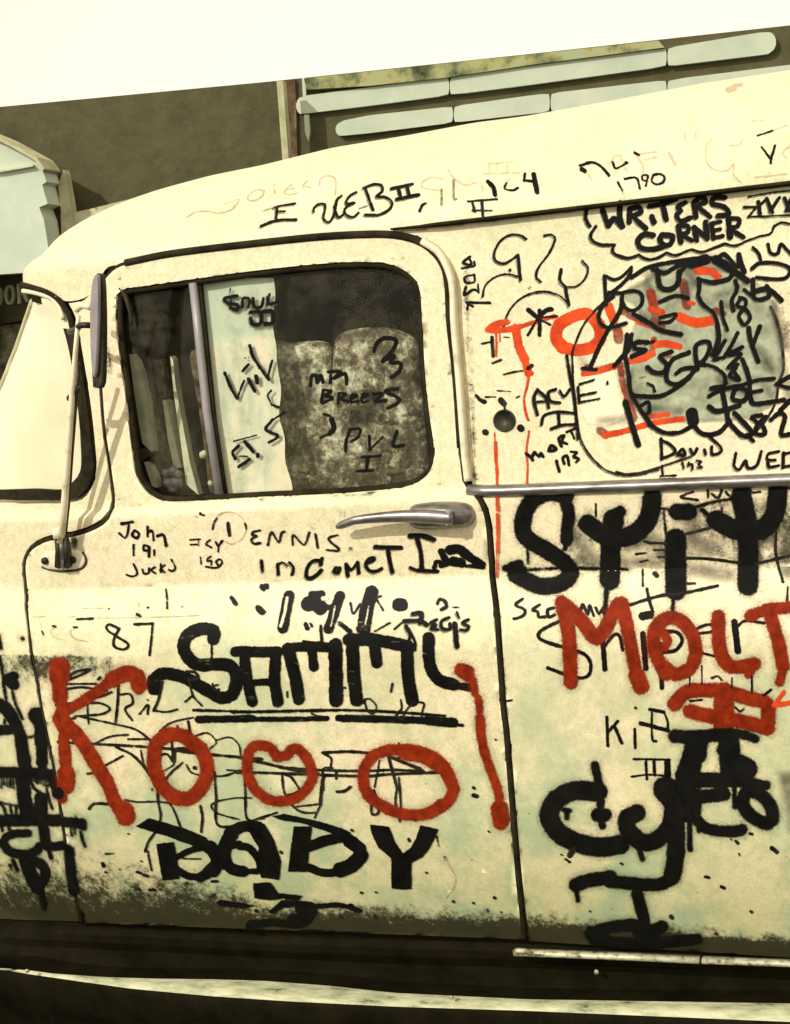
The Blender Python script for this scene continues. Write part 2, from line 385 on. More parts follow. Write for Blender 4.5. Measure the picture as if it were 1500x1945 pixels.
# ------------------------------------------------------------------ outlines traced on the body (picture places, laid on the body surface)
DOOR_REAR = [(883, 912), (897, 934), (911, 947), (921, 968), (927, 993), (932, 1050), (935, 1100), (943, 1167), (950, 1267), (956, 1350), (961, 1388), (972, 1521), (983, 1654), (993, 1749), (995, 1783)]
DOOR_FRONT = [(157, 1752), (143, 1683), (130, 1617), (120, 1550), (110, 1483), (97, 1417), (83, 1350), (75, 1300), (65, 1250), (58, 1200), (53, 1153), (52, 1113), (49, 1076), (55, 1050), (73, 1033), (97, 1023), (133, 1017), (167, 1008), (197, 993), (213, 973), (218, 950), (210, 883), (200, 817), (194, 740), (190, 660), (189, 580), (194, 543), (207, 520), (240, 500), (333, 482), (500, 462), (620, 450), (720, 446), (775, 452), (812, 468), (838, 495), (851, 533), (856, 617), (867, 717), (876, 850)]
WINDOW = [(232, 553), (300, 541), (367, 531), (500, 513), (633, 500), (717, 499), (760, 509), (788, 529), (800, 555), (804, 617), (810, 717), (817, 783), (826, 850), (822, 887), (800, 913), (750, 928), (633, 938), (500, 944), (400, 950), (333, 953), (300, 948), (277, 930), (261, 903), (256, 880), (248, 817), (240, 750), (230, 683), (223, 617), (223, 583)]
def off_poly(pts, d):
    pts = np.asarray(pts, float); n = len(pts); out = []
    area = 0.5*sum(pts[i][0]*pts[(i+1) % n][1]-pts[(i+1) % n][0]*pts[i][1] for i in range(n))
    for i in range(n):
        t = pts[(i+1) % n]-pts[i-1]; t = t/np.linalg.norm(t)
        nn = np.array([t[1], -t[0]])*(1 if area > 0 else -1)
        out.append(pts[i]+nn*d)
    return np.array(out)
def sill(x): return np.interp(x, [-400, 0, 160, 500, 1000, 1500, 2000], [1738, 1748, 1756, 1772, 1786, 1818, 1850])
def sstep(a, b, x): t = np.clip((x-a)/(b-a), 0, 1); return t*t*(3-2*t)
def grime_shade_at(q):  # real sill and hinge grime, plus shade and reflections painted as colour
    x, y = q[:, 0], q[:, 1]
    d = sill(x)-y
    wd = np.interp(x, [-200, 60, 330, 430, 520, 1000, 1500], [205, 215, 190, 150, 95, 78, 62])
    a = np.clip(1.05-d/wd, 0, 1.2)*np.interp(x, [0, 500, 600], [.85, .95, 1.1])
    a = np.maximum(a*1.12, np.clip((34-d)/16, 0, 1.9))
    shade = (sstep(1236, 1246, y+0.0*x)*(1-sstep(1255, 1345, y)))*np.interp(x, [-300, 0, 70, 150, 240, 330], [.5, .55, .78, .7, .45, 0])  # dark reflection under the fender edge, painted in
    rear = sstep(925, 965, y+0.055*(x-1300))*(1-sstep(1072, 1112, y+.02*(x-1300)))*np.interp(x, [1030, 1090, 1200, 1330, 1420, 1500, 1900], [0, .55, .42, .52, .62, .62, .62])  # dark reflection below the belt moulding, painted in
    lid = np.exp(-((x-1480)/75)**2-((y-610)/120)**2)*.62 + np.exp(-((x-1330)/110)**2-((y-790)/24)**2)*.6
    mir = np.exp(-((x-205)/10)**2-((y-690)/60)**2)*.75  # painted shadow of the side mirror
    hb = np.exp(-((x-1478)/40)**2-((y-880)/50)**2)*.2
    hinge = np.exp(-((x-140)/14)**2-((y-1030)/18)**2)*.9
    seam = np.exp(-np.abs(x-(888+(y-600)*.05))/14)*(x > 860)*(y > 470)*(y < 915)*.72  # painted shadow beside the door frame strip
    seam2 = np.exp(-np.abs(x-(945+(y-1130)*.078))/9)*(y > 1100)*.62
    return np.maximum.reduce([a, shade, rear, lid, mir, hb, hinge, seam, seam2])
# ridge height of the roof along its length, solved so that its skyline is the one in the photograph
SIL = np.array([(30, 552), (42, 537), (50, 513), (73, 493), (90, 467), (123, 440), (167, 413), (233, 383), (300, 360), (400, 333), (500, 313), (633, 280), (767, 258), (900, 233), (1000, 220), (1167, 190), (1333, 158), (1500, 133), (1900, 72)], float)
xs = np.linspace(on_y([(44, 540)], .05)[0][0], on_y([(1900, 600)], .05)[0][0], 120)
tt = np.linspace(0.02, math.pi/2, 60); zr = []
for x in xs:
    lo, hi = Z_DRIP-.06, Z_DRIP+.6
    for _ in range(22):
        m = (lo+hi)/2
        y0 = side(np.array([x]), np.array([Z_DRIP]))[0]
        P = np.stack([np.full(60, x), y0+HALF*(1-np.cos(tt)), Z_DRIP+(m-Z_DRIP)*np.sin(tt)], 1)
        q = proj(P)
        if np.max(np.interp(q[:, 0], SIL[:, 0], SIL[:, 1]) - q[:, 1]) > 0: hi = m
        else: lo = m
    zr.append(m)
ZR_X, ZR_Z = xs, np.maximum(np.array(zr), Z_DRIP+.012)
# ------------------------------------------------------------------ ground
link('ground', [(-400, -200, 0), (400, -200, 0), (400, 800, 0), (-400, 800, 0)], [(0, 1, 2, 3)], ASPHALT, kind='structure', shade=False)
# ------------------------------------------------------------------ the street behind: wall plane facing the camera
WA = math.atan2(3000, 17600)                     # how far the facade turns from the picture plane
fwd = -M[:, 2]; fwd = unit([fwd[0], fwd[1], 0])
rot = np.array([[math.cos(-WA), -math.sin(-WA), 0], [math.sin(-WA), math.cos(-WA), 0], [0, 0, 1]])
WN = -(np.linalg.inv(rot) @ fwd)                 # facade normal, towards the camera
if abs(WN[0]) > abs(-(rot @ fwd)[0]): WN = -(rot @ fwd)
W0 = C0 + fwd*13.0
def on_wall(p, out=0.0):
    d = rays(p); q = W0 + WN*out
    return C0 + d*(((q-C0) @ WN)/(d @ WN))[:, None]
def slab(name, poly, out0, out1, mat, parent, **props):
    """a traced outline on the facade with real thickness from out0 to out1 metres"""
    A = on_wall(poly, out1); B = A - WN*(out1-out0); n = len(A)
    bm = bmesh.new(); va = [bm.verts.new(p) for p in A]; vb = [bm.verts.new(p) for p in B]
    loops = [[Vector((p[0], p[1], 0)) for p in poly]]
    for t in tessellate_polygon(loops): bm.faces.new([va[i] for i in t]); bm.faces.new([vb[i] for i in t][::-1])
    for i in range(n): j = (i+1) % n; bm.faces.new((va[i], vb[i], vb[j], va[j]))
    bmesh.ops.recalc_face_normals(bm, faces=bm.faces[:])
    return from_bm(name, bm, mat, parent, shade=False, **props)
bld = thing('shop_building', 'dark olive single storey building with pale horizontal bars behind the van', 'building')
gl_ = on_wall([(-500, 1200), (2000, 1200)])
def gz(x): p = on_wall([(x, 1000)])[0]; p[2] = -.02; return tuple(proj(p)[0])
slab('wall', [(-700, 273), (0, 203), (500, 156), (1000, 103), (1500, 48), (2100, -18), gz(2100), gz(-700)], -4, 0, WALL, bld)
slab('fascia', [(577, 149), (700, 136), (850, 120), (1000, 104), (1250, 77), (1262, 90), (1000, 124), (850, 147), (700, 163), (582, 170)], 0, .08, FASCIA, bld)
def bar(segs, top, bot, endl, endr):
    for a, b in segs:
        xs_ = np.linspace(a, b, 14); P = []
        rl = 12 if a == endl else 4; rr = 16 if b == endr else 4
        up, dn = [], []
        for x in xs_:
            t, bo = np.interp(x, *top), np.interp(x, *bot); c = (t+bo)/2; h = (bo-t)/2
            up.append((x, t)); dn.append((x, bo))
        # rounded ends
        def endcap(x, t, bo, r, sgn): return [(x+sgn*r*math.sin(k), (t+bo)/2-(bo-t)/2*math.cos(k)) for k in np.linspace(.45, math.pi-.45, 6)]
        poly = [(x, y) for x, y in up[1:-1]] + endcap(b-rr, up[-1][1], dn[-1][1], rr, 1) + dn[1:-1][::-1] + endcap(a+rl, up[0][1], dn[0][1], rl, -1)[::-1]
        slab('light_bar', poly, .0, .05, BAR, bld)
T1 = ([560, 700, 850, 1000, 1266, 1440, 1475], [184, 166, 147, 126, 91, 62, 60]); B1 = ([560, 700, 850, 1000, 1266, 1440, 1475], [218, 201, 181, 162, 126, 105, 100])
T2 = ([637, 700, 860, 1000, 1266, 1500, 2000], [232, 219, 202, 182, 152, 123, 60]); B2 = ([637, 700, 860, 1000, 1266, 1500, 2000], [259, 253, 233, 217, 188, 160, 97])
bar([(562, 853), (854, 1266), (1267.5, 1474)], T1, B1, 562, 1474)
bar([(637, 860), (861.5, 1044), (1045.5, 1266), (1267.5, 1700)], T2, B2, 637, 1700)
slab('pipe_drip', [(573, 148), (580, 148), (581, 183), (575, 183)], 0, .05, BAR, bld)
slab('pipe_drip', [(577, 218), (586, 218), (588, 250), (585, 268), (579, 252)], 0, .05, BAR, bld)
slab('brown_strip', [(543, 152), (560, 150), (566, 340), (554, 340)], 0, .03, BROWN, bld)
slab('brown_strip', [(88, 325), (118, 323), (128, 400), (140, 560), (100, 560), (82, 420)], 0, .05, BROWN, bld)
slab('sign_board', [(-300, 540), (0, 521), (60, 515), (150, 510), (150, 600), (60, 606), (0, 616), (-300, 640)], 0, .1, WALL, bld)
slab('stone_base', [(-500, 650), (0, 618), (150, 606), (150, 1000), (-500, 1060)], 0, .06, STONE, bld)
LETT = simple('cream_sign_letters', [(.45, .46, .30), (.62, .62, .44)], 8, .7, bump=0)
def letter(strokes):
    for s in strokes: slab('sign_letter', s, .1, .14, LETT, bld)
def ring(cx, cy, rx, ry, wd, a0=0, a1=2*math.pi, n=16):
    o = [(cx+rx*math.cos(t), cy+ry*math.sin(t)) for t in np.linspace(a0, a1, n)]
    i = [(cx+(rx-wd)*math.cos(t), cy+(ry-wd)*math.sin(t)) for t in np.linspace(a1, a0, n)]
    return o+i
letter([ring(17, 560, 10, 19, 5.5, 0, math.pi), ring(17, 560, 10, 19, 5.5, math.pi, 2*math.pi)])
letter([[(31, 540), (36, 540), (38, 576), (33, 577)], [(48, 536), (53, 536), (40, 560), (36, 556)], [(38, 553), (42, 551), (54, 572), (49, 574)]])
letter([ring(-8, 563, 11, 19, 5.5, -1.3, 1.3)])
post = thing('street_post', 'pale upright pole in front of the dark wall, cut off by the van roof', 'pole')
slab('pole', [(525, 154), (537, 153), (550, 330), (560, 620), gz(600), gz(585), (546, 620), (538, 330)], .2, .32, TAN, post)
p2 = thing('street_post', 'short tan post with a side rail beside the pale mint house', 'pole')
slab('pole', [(120, 322), (124, 330), (136, 402), (160, 600), gz(150), gz(132), (120, 600), (115, 400), (110, 352)], .2, .32, TAN, p2)
slab('rail', [(132, 405), (170, 397), (222, 384), (300, 365), (300, 380), (222, 400), (170, 425), (134, 440)], .22, .30, TAN, p2)
hs = thing('mint_house', 'pale mint plaster gable at the left edge behind the windshield', 'house')
slab('wall', [(-420, 250), (-60, 240), (0, 265), (33, 283), (67, 303), (80, 322), (88, 345), (80, 351), (90, 387), (74, 394), (83, 417), (91, 467), (95, 515), (0, 521), (-420, 545)], .3, .6, HOUSE, hs)
slab('roof_edge', [(-60, 236), (0, 261), (33, 279), (69, 299), (84, 320), (80, 324), (66, 305), (32, 285), (-2, 267), (-60, 242)], .3, .66, TAN, hs)
slab('ledge', [(-420, 338), (0, 323), (62, 313), (62, 316), (0, 327), (-420, 343)], .6, .64, LETT, hs)
slab('wall', [(-420, 545), (-30, 523), (-30, 600), gz(-60), gz(-420)], .3, .59, HOUSE, hs)
# ------------------------------------------------------------------ the van
van = thing('panel_van', 'old cream panel van covered in black and red graffiti', 'van')
# roof
RLOW = smooth([(44, 543), (60, 548), (90, 558), (125, 572), (160, 566), (184, 546), (198, 514), (236, 490), (333, 473), (500, 453), (620, 442), (700, 436), (760, 432), (1000, 405), (1500, 346), (1900, 297)], step=10)
LP = on_S(RLOW)
V = []; nz_, na = 6, 40
xs = LP[:, 0]
for P in LP:
    x = P[0]; z0 = P[2]; zr_ = float(np.interp(x, ZR_X, ZR_Z)); zd = Z_DRIP
    zz = min(z0, zd)
    for k in range(nz_):
        z = zz + (zd-zz)*k/nz_; V.append((x, float(side(np.array([x]), np.array([z]))[0]), z))
    y0 = float(side(np.array([x]), np.array([zd]))[0])
    u0 = math.asin(min(.9, max(0, (z0-zd)/(zr_-zd)))) if z0 > zd else 0
    for k in range(na+1):
        t = u0 + (math.pi-.02-u0)*(k/na)
        V.append((x, y0+HALF*(1-math.cos(t)), zd+(zr_-zd)*math.sin(t)))
m_ = nz_+na+1; Fc = []
for i in range(len(LP)-1):
    for k in range(m_-1): Fc.append((i*m_+k, (i+1)*m_+k, (i+1)*m_+k+1, i*m_+k+1))
Fc.append(tuple(range(m_)))
roof = link('roof', V, Fc, PAINT, van, attrs={'grime_shade': np.zeros(len(V))})
bm = bmesh.new(); bm.from_mesh(roof.data); bmesh.ops.remove_doubles(bm, verts=bm.verts, dist=1e-4); bmesh.ops.recalc_face_normals(bm, faces=bm.faces[:]); bm.to_mesh(roof.data); bm.free()
# rear side panel
rear_out = smooth([(762, 440), (800, 452), (832, 474), (856, 508), (864, 545), (869, 617), (878, 717), (888, 850), (896, 915)], step=10)
rear_out = np.vstack([rear_out, smooth([(903, 934), (917, 945), (928, 966), (934, 993), (939, 1050), (942, 1100), (950, 1167), (957, 1267), (963, 1350), (968, 1388), (979, 1521), (990, 1654), (1000, 1749), (1002, 1787)], step=14)])
rear_out = np.vstack([rear_out, [(1200, 1800), (1500, 1819), (1900, 1844), (1900, 304), (1500, 352.5), (1000, 411.5)]])
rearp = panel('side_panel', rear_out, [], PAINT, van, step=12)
# front pillar + cowl + fender
fp = np.vstack([smooth([(130, 576), (160, 570), (182, 552), (184, 600), (185, 660), (188, 740), (194, 817), (204, 883), (212, 950), (207, 969), (192, 986), (165, 1001), (133, 1010), (97, 1016), (69, 1027), (50, 1046), (42, 1073), (45, 1113), (46, 1153), (51, 1200), (58, 1250), (68, 1300), (76, 1350), (90, 1417), (103, 1483), (113, 1550), (123, 1617), (136, 1683), (150, 1750)], step=12),
                [(0, 1746), (-330, 1734), (-330, 962), (0, 955)], smooth([(100, 957), (150, 951), (173, 928), (183, 890), (181, 850), (174, 783), (164, 715), (154, 655), (148, 620), (140, 594)], step=12)])
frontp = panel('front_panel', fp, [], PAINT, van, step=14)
# door
door_out = np.vstack([smooth(DOOR_REAR, step=12), smooth(DOOR_FRONT, step=10)])
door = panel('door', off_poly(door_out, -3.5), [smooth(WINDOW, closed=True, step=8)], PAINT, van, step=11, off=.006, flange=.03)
# dark rebate behind the seams
panel('door_rebate', off_poly(door_out, 9), [off_poly(smooth(WINDOW, closed=True, step=12), 12)], RUBBER, van, step=60, off=-.022, flange=0, bevel=0, grime_shade=False)
# inner step of the door frame: a pressed ridge round the window
for nm, d_, r_ in (('window_seal', -4, .0065),):
    P = on_S(off_poly(smooth(WINDOW, closed=True, step=8), d_), -.004)
    sweep(nm, P, circ(r_, 10), RUBBER, door, closed=True)
P = on_S(smooth(DOOR_FRONT[28:], step=8), .003)
sweep('door_seal', P, circ(.0078, 8), RUBBER, door)
for nm, pts, rr_ in (('door_gap_shade', DOOR_FRONT[:30], (.0042, .0052)), ('door_gap_shade', DOOR_REAR, (.0050, .0062))):  # dark beads added so the door gap reads as shaded
    q = smooth(pts, step=8); P = on_S(q, .000)
    sweep(nm, P, circ(1.0, 8), RUBBER, door, scale=np.interp(q[:, 1], [900, 1750], rr_))
# pale strip down the rear of the door frame
P = on_S(smooth([(806, 459), (838, 482), (858, 522), (864, 560), (866, 617), (875, 717), (885, 850), (892, 914)], step=8), .008)
sweep('frame_strip', P, [(-.006, -.012), (-.006, .006), (-.003, .010), (.003, .010), (.006, .006), (.006, -.012)], CREAMROD, van, nrm=(0, -1, 0))
# rain gutter over the side panel
P = on_S(smooth([(745, 436), (800, 431), (1000, 408), (1500, 349), (1900, 300.5)], step=30), .006)
sweep('rain_gutter', P, [(-.007, -.012), (-.007, .012), (-.003, .016), (.004, .014), (.002, .006), (.006, .0), (.006, -.012)], RUBBER, van, scale=np.clip(np.linspace(.3, 5, len(P)), .3, .62))
# glass and vent post
YG = .075
def on_glass(p, off=0.0):
    """the door glass leans with the door: plane through belt and top"""
    d = rays(p); zb, zt = Z_BELT, Z_DRIP; y0, y1 = .038, .075
    n = unit([0, -1, (y1-y0)/(zt-zb)]); q = np.array([0, y0, zb]) + n*off
    return C0 + d*(((q-C0) @ n)/(d @ n))[:, None]
GQ = off_poly(smooth(WINDOW, closed=True, step=14), 9)
panel('window_glass', GQ, [], GLASS, door, step=200, surf=lambda q: on_glass(q), flange=0, bevel=0, grime_shade=False)
P = on_glass([(368, 538), (380, 650), (394, 780), (420, 952)], .008)
sweep('vent_post', P, [(-.0075, -.006), (-.0075, .007), (-.004, .010), (.004, .010), (.0075, .007), (.0075, -.006)], LILAC, door)
P = on_glass([(379, 538), (391, 650), (405, 780), (431, 952)], .004)
sweep('vent_seal', P, circ(.0042, 8), RUBBER, door)
P = on_glass(smooth([(229, 548), (238, 562), (246, 590), (250, 617)], step=6), .012)
sweep('vent_hinge', P, circ(.006, 8), DARKMETAL, door, scale=np.linspace(1.1, .4, len(P)))
# door handle
def handle():
    y_ = lambda q, o: on_S(q, o)
    # escutcheon
    esc = smooth([(781, 967), (790, 957), (830, 952), (870, 952), (893, 957), (903, 970), (903, 985), (893, 997), (860, 1001), (810, 1004), (785, 998), (779, 985)], closed=True, step=4)
    n = len(esc); c = esc.mean(0); V = []; Fc = []
    rings = [(1.0, .004), (1.0, .010), (.93, .020), (.78, .028), (.5, .033), (.2, .035)]
    for s, o in rings: V += list(on_S(c+(esc-c)*s, o))
    for r in range(len(rings)-1):
        for i in range(n): j = (i+1) % n; Fc.append((r*n+i, r*n+j, (r+1)*n+j, (r+1)*n+i))
    Fc.append(tuple((len(rings)-1)*n+i for i in range(n)))
    h = link('door_handle', V, Fc, GREYMETAL, door)
    P = on_S(smooth([(874, 978), (850, 976), (815, 974), (780, 974), (740, 976), (700, 980), (680, 984), (669, 989)], step=6), .042)
    P[-3:] = on_S(proj(P[-3:]), .036)
    k = len(P); sc = np.concatenate([np.linspace(1.25, 1.3, k//3), np.linspace(1.2, .75, k-k//3-2), [.6, .3]])
    sweep('handle_lever', P, circ(.0105, 12, .95, .8), GREYMETAL, h, scale=sc)
    P = on_S(smooth([(862, 962), (872, 972), (872, 982), (862, 991)], step=3), .046)
    sweep('handle_ridge', P, circ(.003, 8), LILAC, h, scale=np.concatenate([[.4], np.ones(len(P)-2), [.4]]))
handle()
# belt moulding
P = on_S(smooth([(889, 933), (1100, 922.5), (1300, 913), (1500, 903), (1900, 881)], step=40), .002)
P = on_S(np.stack([np.linspace(891, 1900, 30), np.interp(np.linspace(891, 1900, 30), [891, 930, 1200, 1500, 1900], [932, 934, 924, 912, 894])], 1), .001)
sweep('belt_moulding', P, [(-.011, -.006), (-.011, .006), (-.007, .013), (.001, .016), (.008, .010), (.011, .003), (.011, -.006)], GREYMETAL, van)
# lock opening in the side panel
lc = np.array([958, 799.0]); ang = np.linspace(0, 2*math.pi, 28, endpoint=False)
V = []; Fc = []; rr = [(21.5, .0015), (20.5, .0040), (18.5, .0045), (17.5, .0012)]
for r, o in rr: V += list(on_S(lc+np.stack([np.cos(ang), np.sin(ang)], 1)*r, o))
for k in range(len(rr)-1):
    for i in range(28): j = (i+1) % 28; Fc.append((k*28+i, k*28+j, (k+1)*28+j, (k+1)*28+i))
Fc.append(tuple(3*28+i for i in range(28)))
link('fuel_cap', V, Fc, DARKMETAL, rearp, label='round dark cap set in the side panel')
# sill, trim and running board
def strip(name, up, lo, yu, yl, mat, parent, step=40, **pr):
    return None
ux = np.linspace(-330, 1900, 60)
rock_u = np.stack([ux, sill(ux)-8], 1); rock_l = np.stack([ux, np.interp(ux, [-330, 0, 400, 750, 1500, 1900], [1846, 1848, 1868, 1892, 1913, 1925])], 1)
A = on_S(rock_u, -.012); V = []
for q in rock_l: pass
Lw = on_y(rock_l, 0.045)
n = len(ux); Fc = []
prof_t = np.linspace(0, 1, 9); rows = []
for t in prof_t:
    q = rock_u*(1-t)+rock_l*t
    yy = A[:, 1]*(1-t)+.045*t + .012*math.sin(t*math.pi) - (.012 if .22 < t < .38 else 0)
    rows.append(on_y(q, yy))
V = [p for r in rows for p in r]
for k in range(8):
    for i in range(n-1): Fc.append((k*n+i, k*n+i+1, (k+1)*n+i+1, (k+1)*n+i))
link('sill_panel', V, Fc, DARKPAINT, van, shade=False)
P = on_y([(976, 1810), (1000, 1811), (1200, 1819), (1328, 1825)], 0.004)
sweep('sill_trim', P, [(-.0052, -.012), (-.0052, .002), (0, .006), (.0052, .002), (.0052, -.012)], TRIMPALE, van)
P = on_y([(1333, 1825.5), (1500, 1831.5), (1900, 1848)], 0.004)
sweep('sill_trim', P, [(-.0045, -.012), (-.0045, .002), (0, .005), (.0045, .002), (.0045, -.012)], TRIMPALE, van)
P = on_y([(976, 1809), (984, 1806), (995, 1806), (1008, 1811)], -.004)
sweep('trim_clip', P, circ(.005, 8), TRIMPALE, van)
P = on_S(np.stack([np.linspace(455, 770, 30), sill(np.linspace(455, 770, 30))+21+rng.normal(0, .4, 30)], 1), -.006)
sweep('sill_edge_lit_line', P, circ(.0018, 6), TRIMPALE, van)  # worn door bottom edge, its faint lit line painted as a pale bead
c = on_y([(1133, 1845)], 0.03)[0]
for r, nm in ((.0045, 'sill_bolt'),):
    sweep(nm, [c, c+np.array([0, -.004, 0])], circ(r, 12), TRIMPALE, van, nrm=(0, 0, 1))
bx = np.linspace(-330, 1900, 110)
bu = np.interp(bx, [-330, 15, 60, 100, 200, 300, 400, 500, 620, 750, 1000, 1500, 1900], [1832, 1842, 1843.5, 1849, 1856, 1859, 1860, 1863, 1872, 1886, 1898, 1906, 1914])
bl = np.interp(bx, [-330, 15, 60, 150, 250, 400, 550, 750, 1000, 1500, 1900], [1833, 1843.5, 1851, 1864, 1878, 1892, 1902, 1912, 1920, 1941, 1954])
A = on_y(np.stack([bx, bu], 1), 0.0)
B = np.array([on_z([(x, y)], a[2]-.004)[0] for x, y, a in zip(bx, bl, A)])
V = []; n = len(bx)
A2 = A+np.array([0, .07, 0]); Cc = B+np.array([0, -.004, -.010]); D = B+np.array([0, .004, -.06]); E = A2+np.array([0, .03, -.30]); D2 = B+np.array([0, .05, -.12])
mid = A*.5+B*.5+np.array([0, 0, .004])
rows = [A2, A, mid, B, Cc, D, D2, E]
V = [p for r in rows for p in r]; Fc = []
for k in range(7):
    for i in range(n-1): Fc.append((k*n+i, k*n+i+1, (k+1)*n+i+1, (k+1)*n+i))
rb = link('running_board', V, Fc, BOARD, van)
rb.data.materials.append(DARKPAINT)
for i, p in enumerate(rb.data.polygons):
    if i//(n-1) >= 3 or i//(n-1) == 0: p.material_index = 1
for (x, y) in ((363, 1931), (858, 1894), (53, 1844)):
    c = on_z([(x, y)], A[0][2]-.05 if y > 1920 else A[0][2]+.0)[0]
    c = on_y([(x, y)], -.03)[0]
    sweep('board_screw', [c, c+np.array([0, -.006, 0.002])], circ(.004, 8), TRIMPALE, rb, nrm=(0, 0, 1))
# dark skirt added to stand in for the shaded ground under the board
a0, a1 = A2[0], A2[-1]
box('shade_skirt', ((a0[0]+a1[0])/2-.4, .28, .15), (a1[0]-a0[0]+.8, .05, .27), DARKPAINT, van)
# windshield
Zs = np.linspace(on_y([(80, 945)], .05)[0][2], on_y([(80, 566)], .08)[0][2], 40)
GL = [(155, 945), (157, 900), (157, 860), (153, 800), (146, 740), (140, 700), (134, 663), (124, 625), (114, 596), (106, 585), (100, 579), (92, 566)]
EDGE_X = lambda y: np.interp(y, [560, 577, 657, 740, 945], [66, 60, 33, 0, -95])
V = []; th = np.linspace(0, 1.45, 26)
for z in Zs:
    gx = 140.0
    for _ in range(6):
        p = on_y([(gx, 700)], 0.03)[0]
        q = proj(np.array([p[0], .03, z]))[0]; gx_t = np.interp(q[1], [a[1] for a in GL[::-1]], [a[0] for a in GL[::-1]])
        lo_, hi_ = -3., 3.
        for _ in range(24):
            mm = (lo_+hi_)/2
            if proj(np.array([mm, .03, z]))[0][0] > gx_t+3: hi_ = mm
            else: lo_ = mm
        x0 = mm; break
    lo_, hi_ = .01, 1.2; y0 = .05
    for _ in range(24):
        a = (lo_+hi_)/2
        P = np.stack([x0-a*np.sin(th), y0+.8*(1-np.cos(th)), np.full(26, z)], 1); q = proj(P)
        if np.max(EDGE_X(q[:, 1])-q[:, 0]) > 0: hi_ = a
        else: lo_ = a
    V += [tuple(p) for p in P]
Fc = [(i*26+k, i*26+k+1, (i+1)*26+k+1, (i+1)*26+k) for i in range(39) for k in range(25)]
ws = link('windshield', V, Fc, SHIELD, van)
W_ = np.array(V).reshape(40, 26, 3); q_ = proj(W_.reshape(-1, 3)).reshape(40, 26, 2)
E_ = np.array([W_[i, max(0, int(np.argmin(q_[i, :, 0]))-1)] for i in range(40)]); E_ = (E_+np.vstack([E_[:1], E_[:-1]])+np.vstack([E_[1:], E_[-1:]]))/3
sweep('windshield_edge_trim', E_, circ(.007, 8), TAN, van, nrm=(-.5, -1, 0))
hq = on_S(np.stack([np.linspace(-330, 130, 14), np.full(14, 958)], 1), .0); HV = []
for t in np.linspace(0, 1, 8): HV += [(p[0], p[1]+.004+t*(1.62-p[1]*2), p[2]-.004+.10*math.sin(t*math.pi)) for p in hq]
link('hood', HV, [(k*14+i, k*14+i+1, (k+1)*14+i+1, (k+1)*14+i) for k in range(7) for i in range(13)], PAINT, van, attrs={'grime_shade': np.zeros(len(HV))})
# screen seal: dark band between glass and pillar
seal_out = np.vstack([smooth([(60, 563), (95, 571), (125, 588), (137, 615), (143, 650), (157, 715), (167, 783), (175, 850), (178, 890), (168, 922), (146, 945), (100, 951)], step=8), [(0, 950), (-160, 948)]])
seal_in = np.vstack([[(-160, 931), (0, 932)], smooth([(60, 930), (115, 931), (140, 914), (152, 897), (155, 870), (151, 800), (144, 740), (138, 700), (131, 663), (122, 628), (112, 600), (93, 582), (62, 574)], step=8)])
panel('windshield_seal', np.vstack([seal_out, seal_in]), [], RUBBER, van, step=30, off=.002, flange=.02, bevel=.002, grime_shade=False)
P = on_S(smooth([(44, 541), (62, 546), (92, 556), (118, 574), (134, 600), (141, 625)], step=6), .006)
sweep('header_seal', P, circ(.006, 8), RUBBER, van)
P = on_S(smooth([(48, 553), (75, 558), (100, 567), (116, 583), (125, 607)], step=6), .008)
sweep('header_trim', P, circ(.0045, 8), CREAMROD, van)
# side mirror on its long rod
mir = bpy.data.objects.new('side_mirror', None); SC.collection.objects.link(mir); mir.parent = van
mir['label'] = 'narrow door mirror seen edge on, on a long cream rod'
def lens(name, cxs, w_, yy, mat, thick):
    pts = smooth(cxs, closed=True, step=5); A_ = on_y(pts, yy); B_ = A_+np.array([0, thick, 0]); n = len(A_)
    bm = bmesh.new(); va = [bm.verts.new(p) for p in A_]; vb = [bm.verts.new(p) for p in B_]
    for t in tessellate_polygon([[Vector((p[0], p[1], 0)) for p in pts]]): bm.faces.new([va[i] for i in t]); bm.faces.new([vb[i] for i in t])
    for i in range(n): j = (i+1) % n; bm.faces.new((va[i], vb[i], vb[j], va[j]))
    bmesh.ops.recalc_face_normals(bm, faces=bm.faces[:])
    be = [e for e in bm.edges if abs(e.verts[0].co.y-yy) < 1e-5 and abs(e.verts[1].co.y-yy) < 1e-5 and any(abs(f.normal.y) < .5 for f in e.link_faces)]
    bmesh.ops.bevel(bm, geom=be, offset=.0015, segments=2, affect='EDGES')
    return from_bm(name, bm, mat, mir, shade=False)
lens('mirror_shell', [(184, 519), (190, 520), (194, 540), (196, 600), (196, 660), (194, 728), (186, 738), (177, 736), (175, 725), (172, 660), (172, 600), (174, 560), (178, 530)], 0, -.085, DARKMETAL, .014)
lens('mirror_face', [(182, 521), (186, 524), (187, 560), (186, 620), (183, 690), (179, 716), (174, 705), (171, 660), (170, 600), (172, 555), (176, 530)], 0, -.094, LILAC, .008)
P = np.array([on_y([q], y)[0] for q, y in (((115, 1030), -.035), ((122, 960), -.045), ((129, 860), -.055), ((136, 760), -.065), ((143, 670), -.072), ((149, 600), -.078))])
sweep('mirror_rod_and_shade', P, circ(.0068, 10), CREAMROD, mir, nrm=(.1, -1, 0), scale=np.linspace(1.15, .6, 6))
P = np.array([on_y([q], y)[0] for q, y in (((121, 1036), -.02), ((129, 960), -.025), ((136, 860), -.03), ((143, 770), -.035), ((150, 690), -.04))])
sweep('mirror_rod_and_shade', P, circ(.0042, 8), DARKMETAL, mir, nrm=(.1, -1, 0))  # dark strip standing in for the cream rod's shaded side and shadow
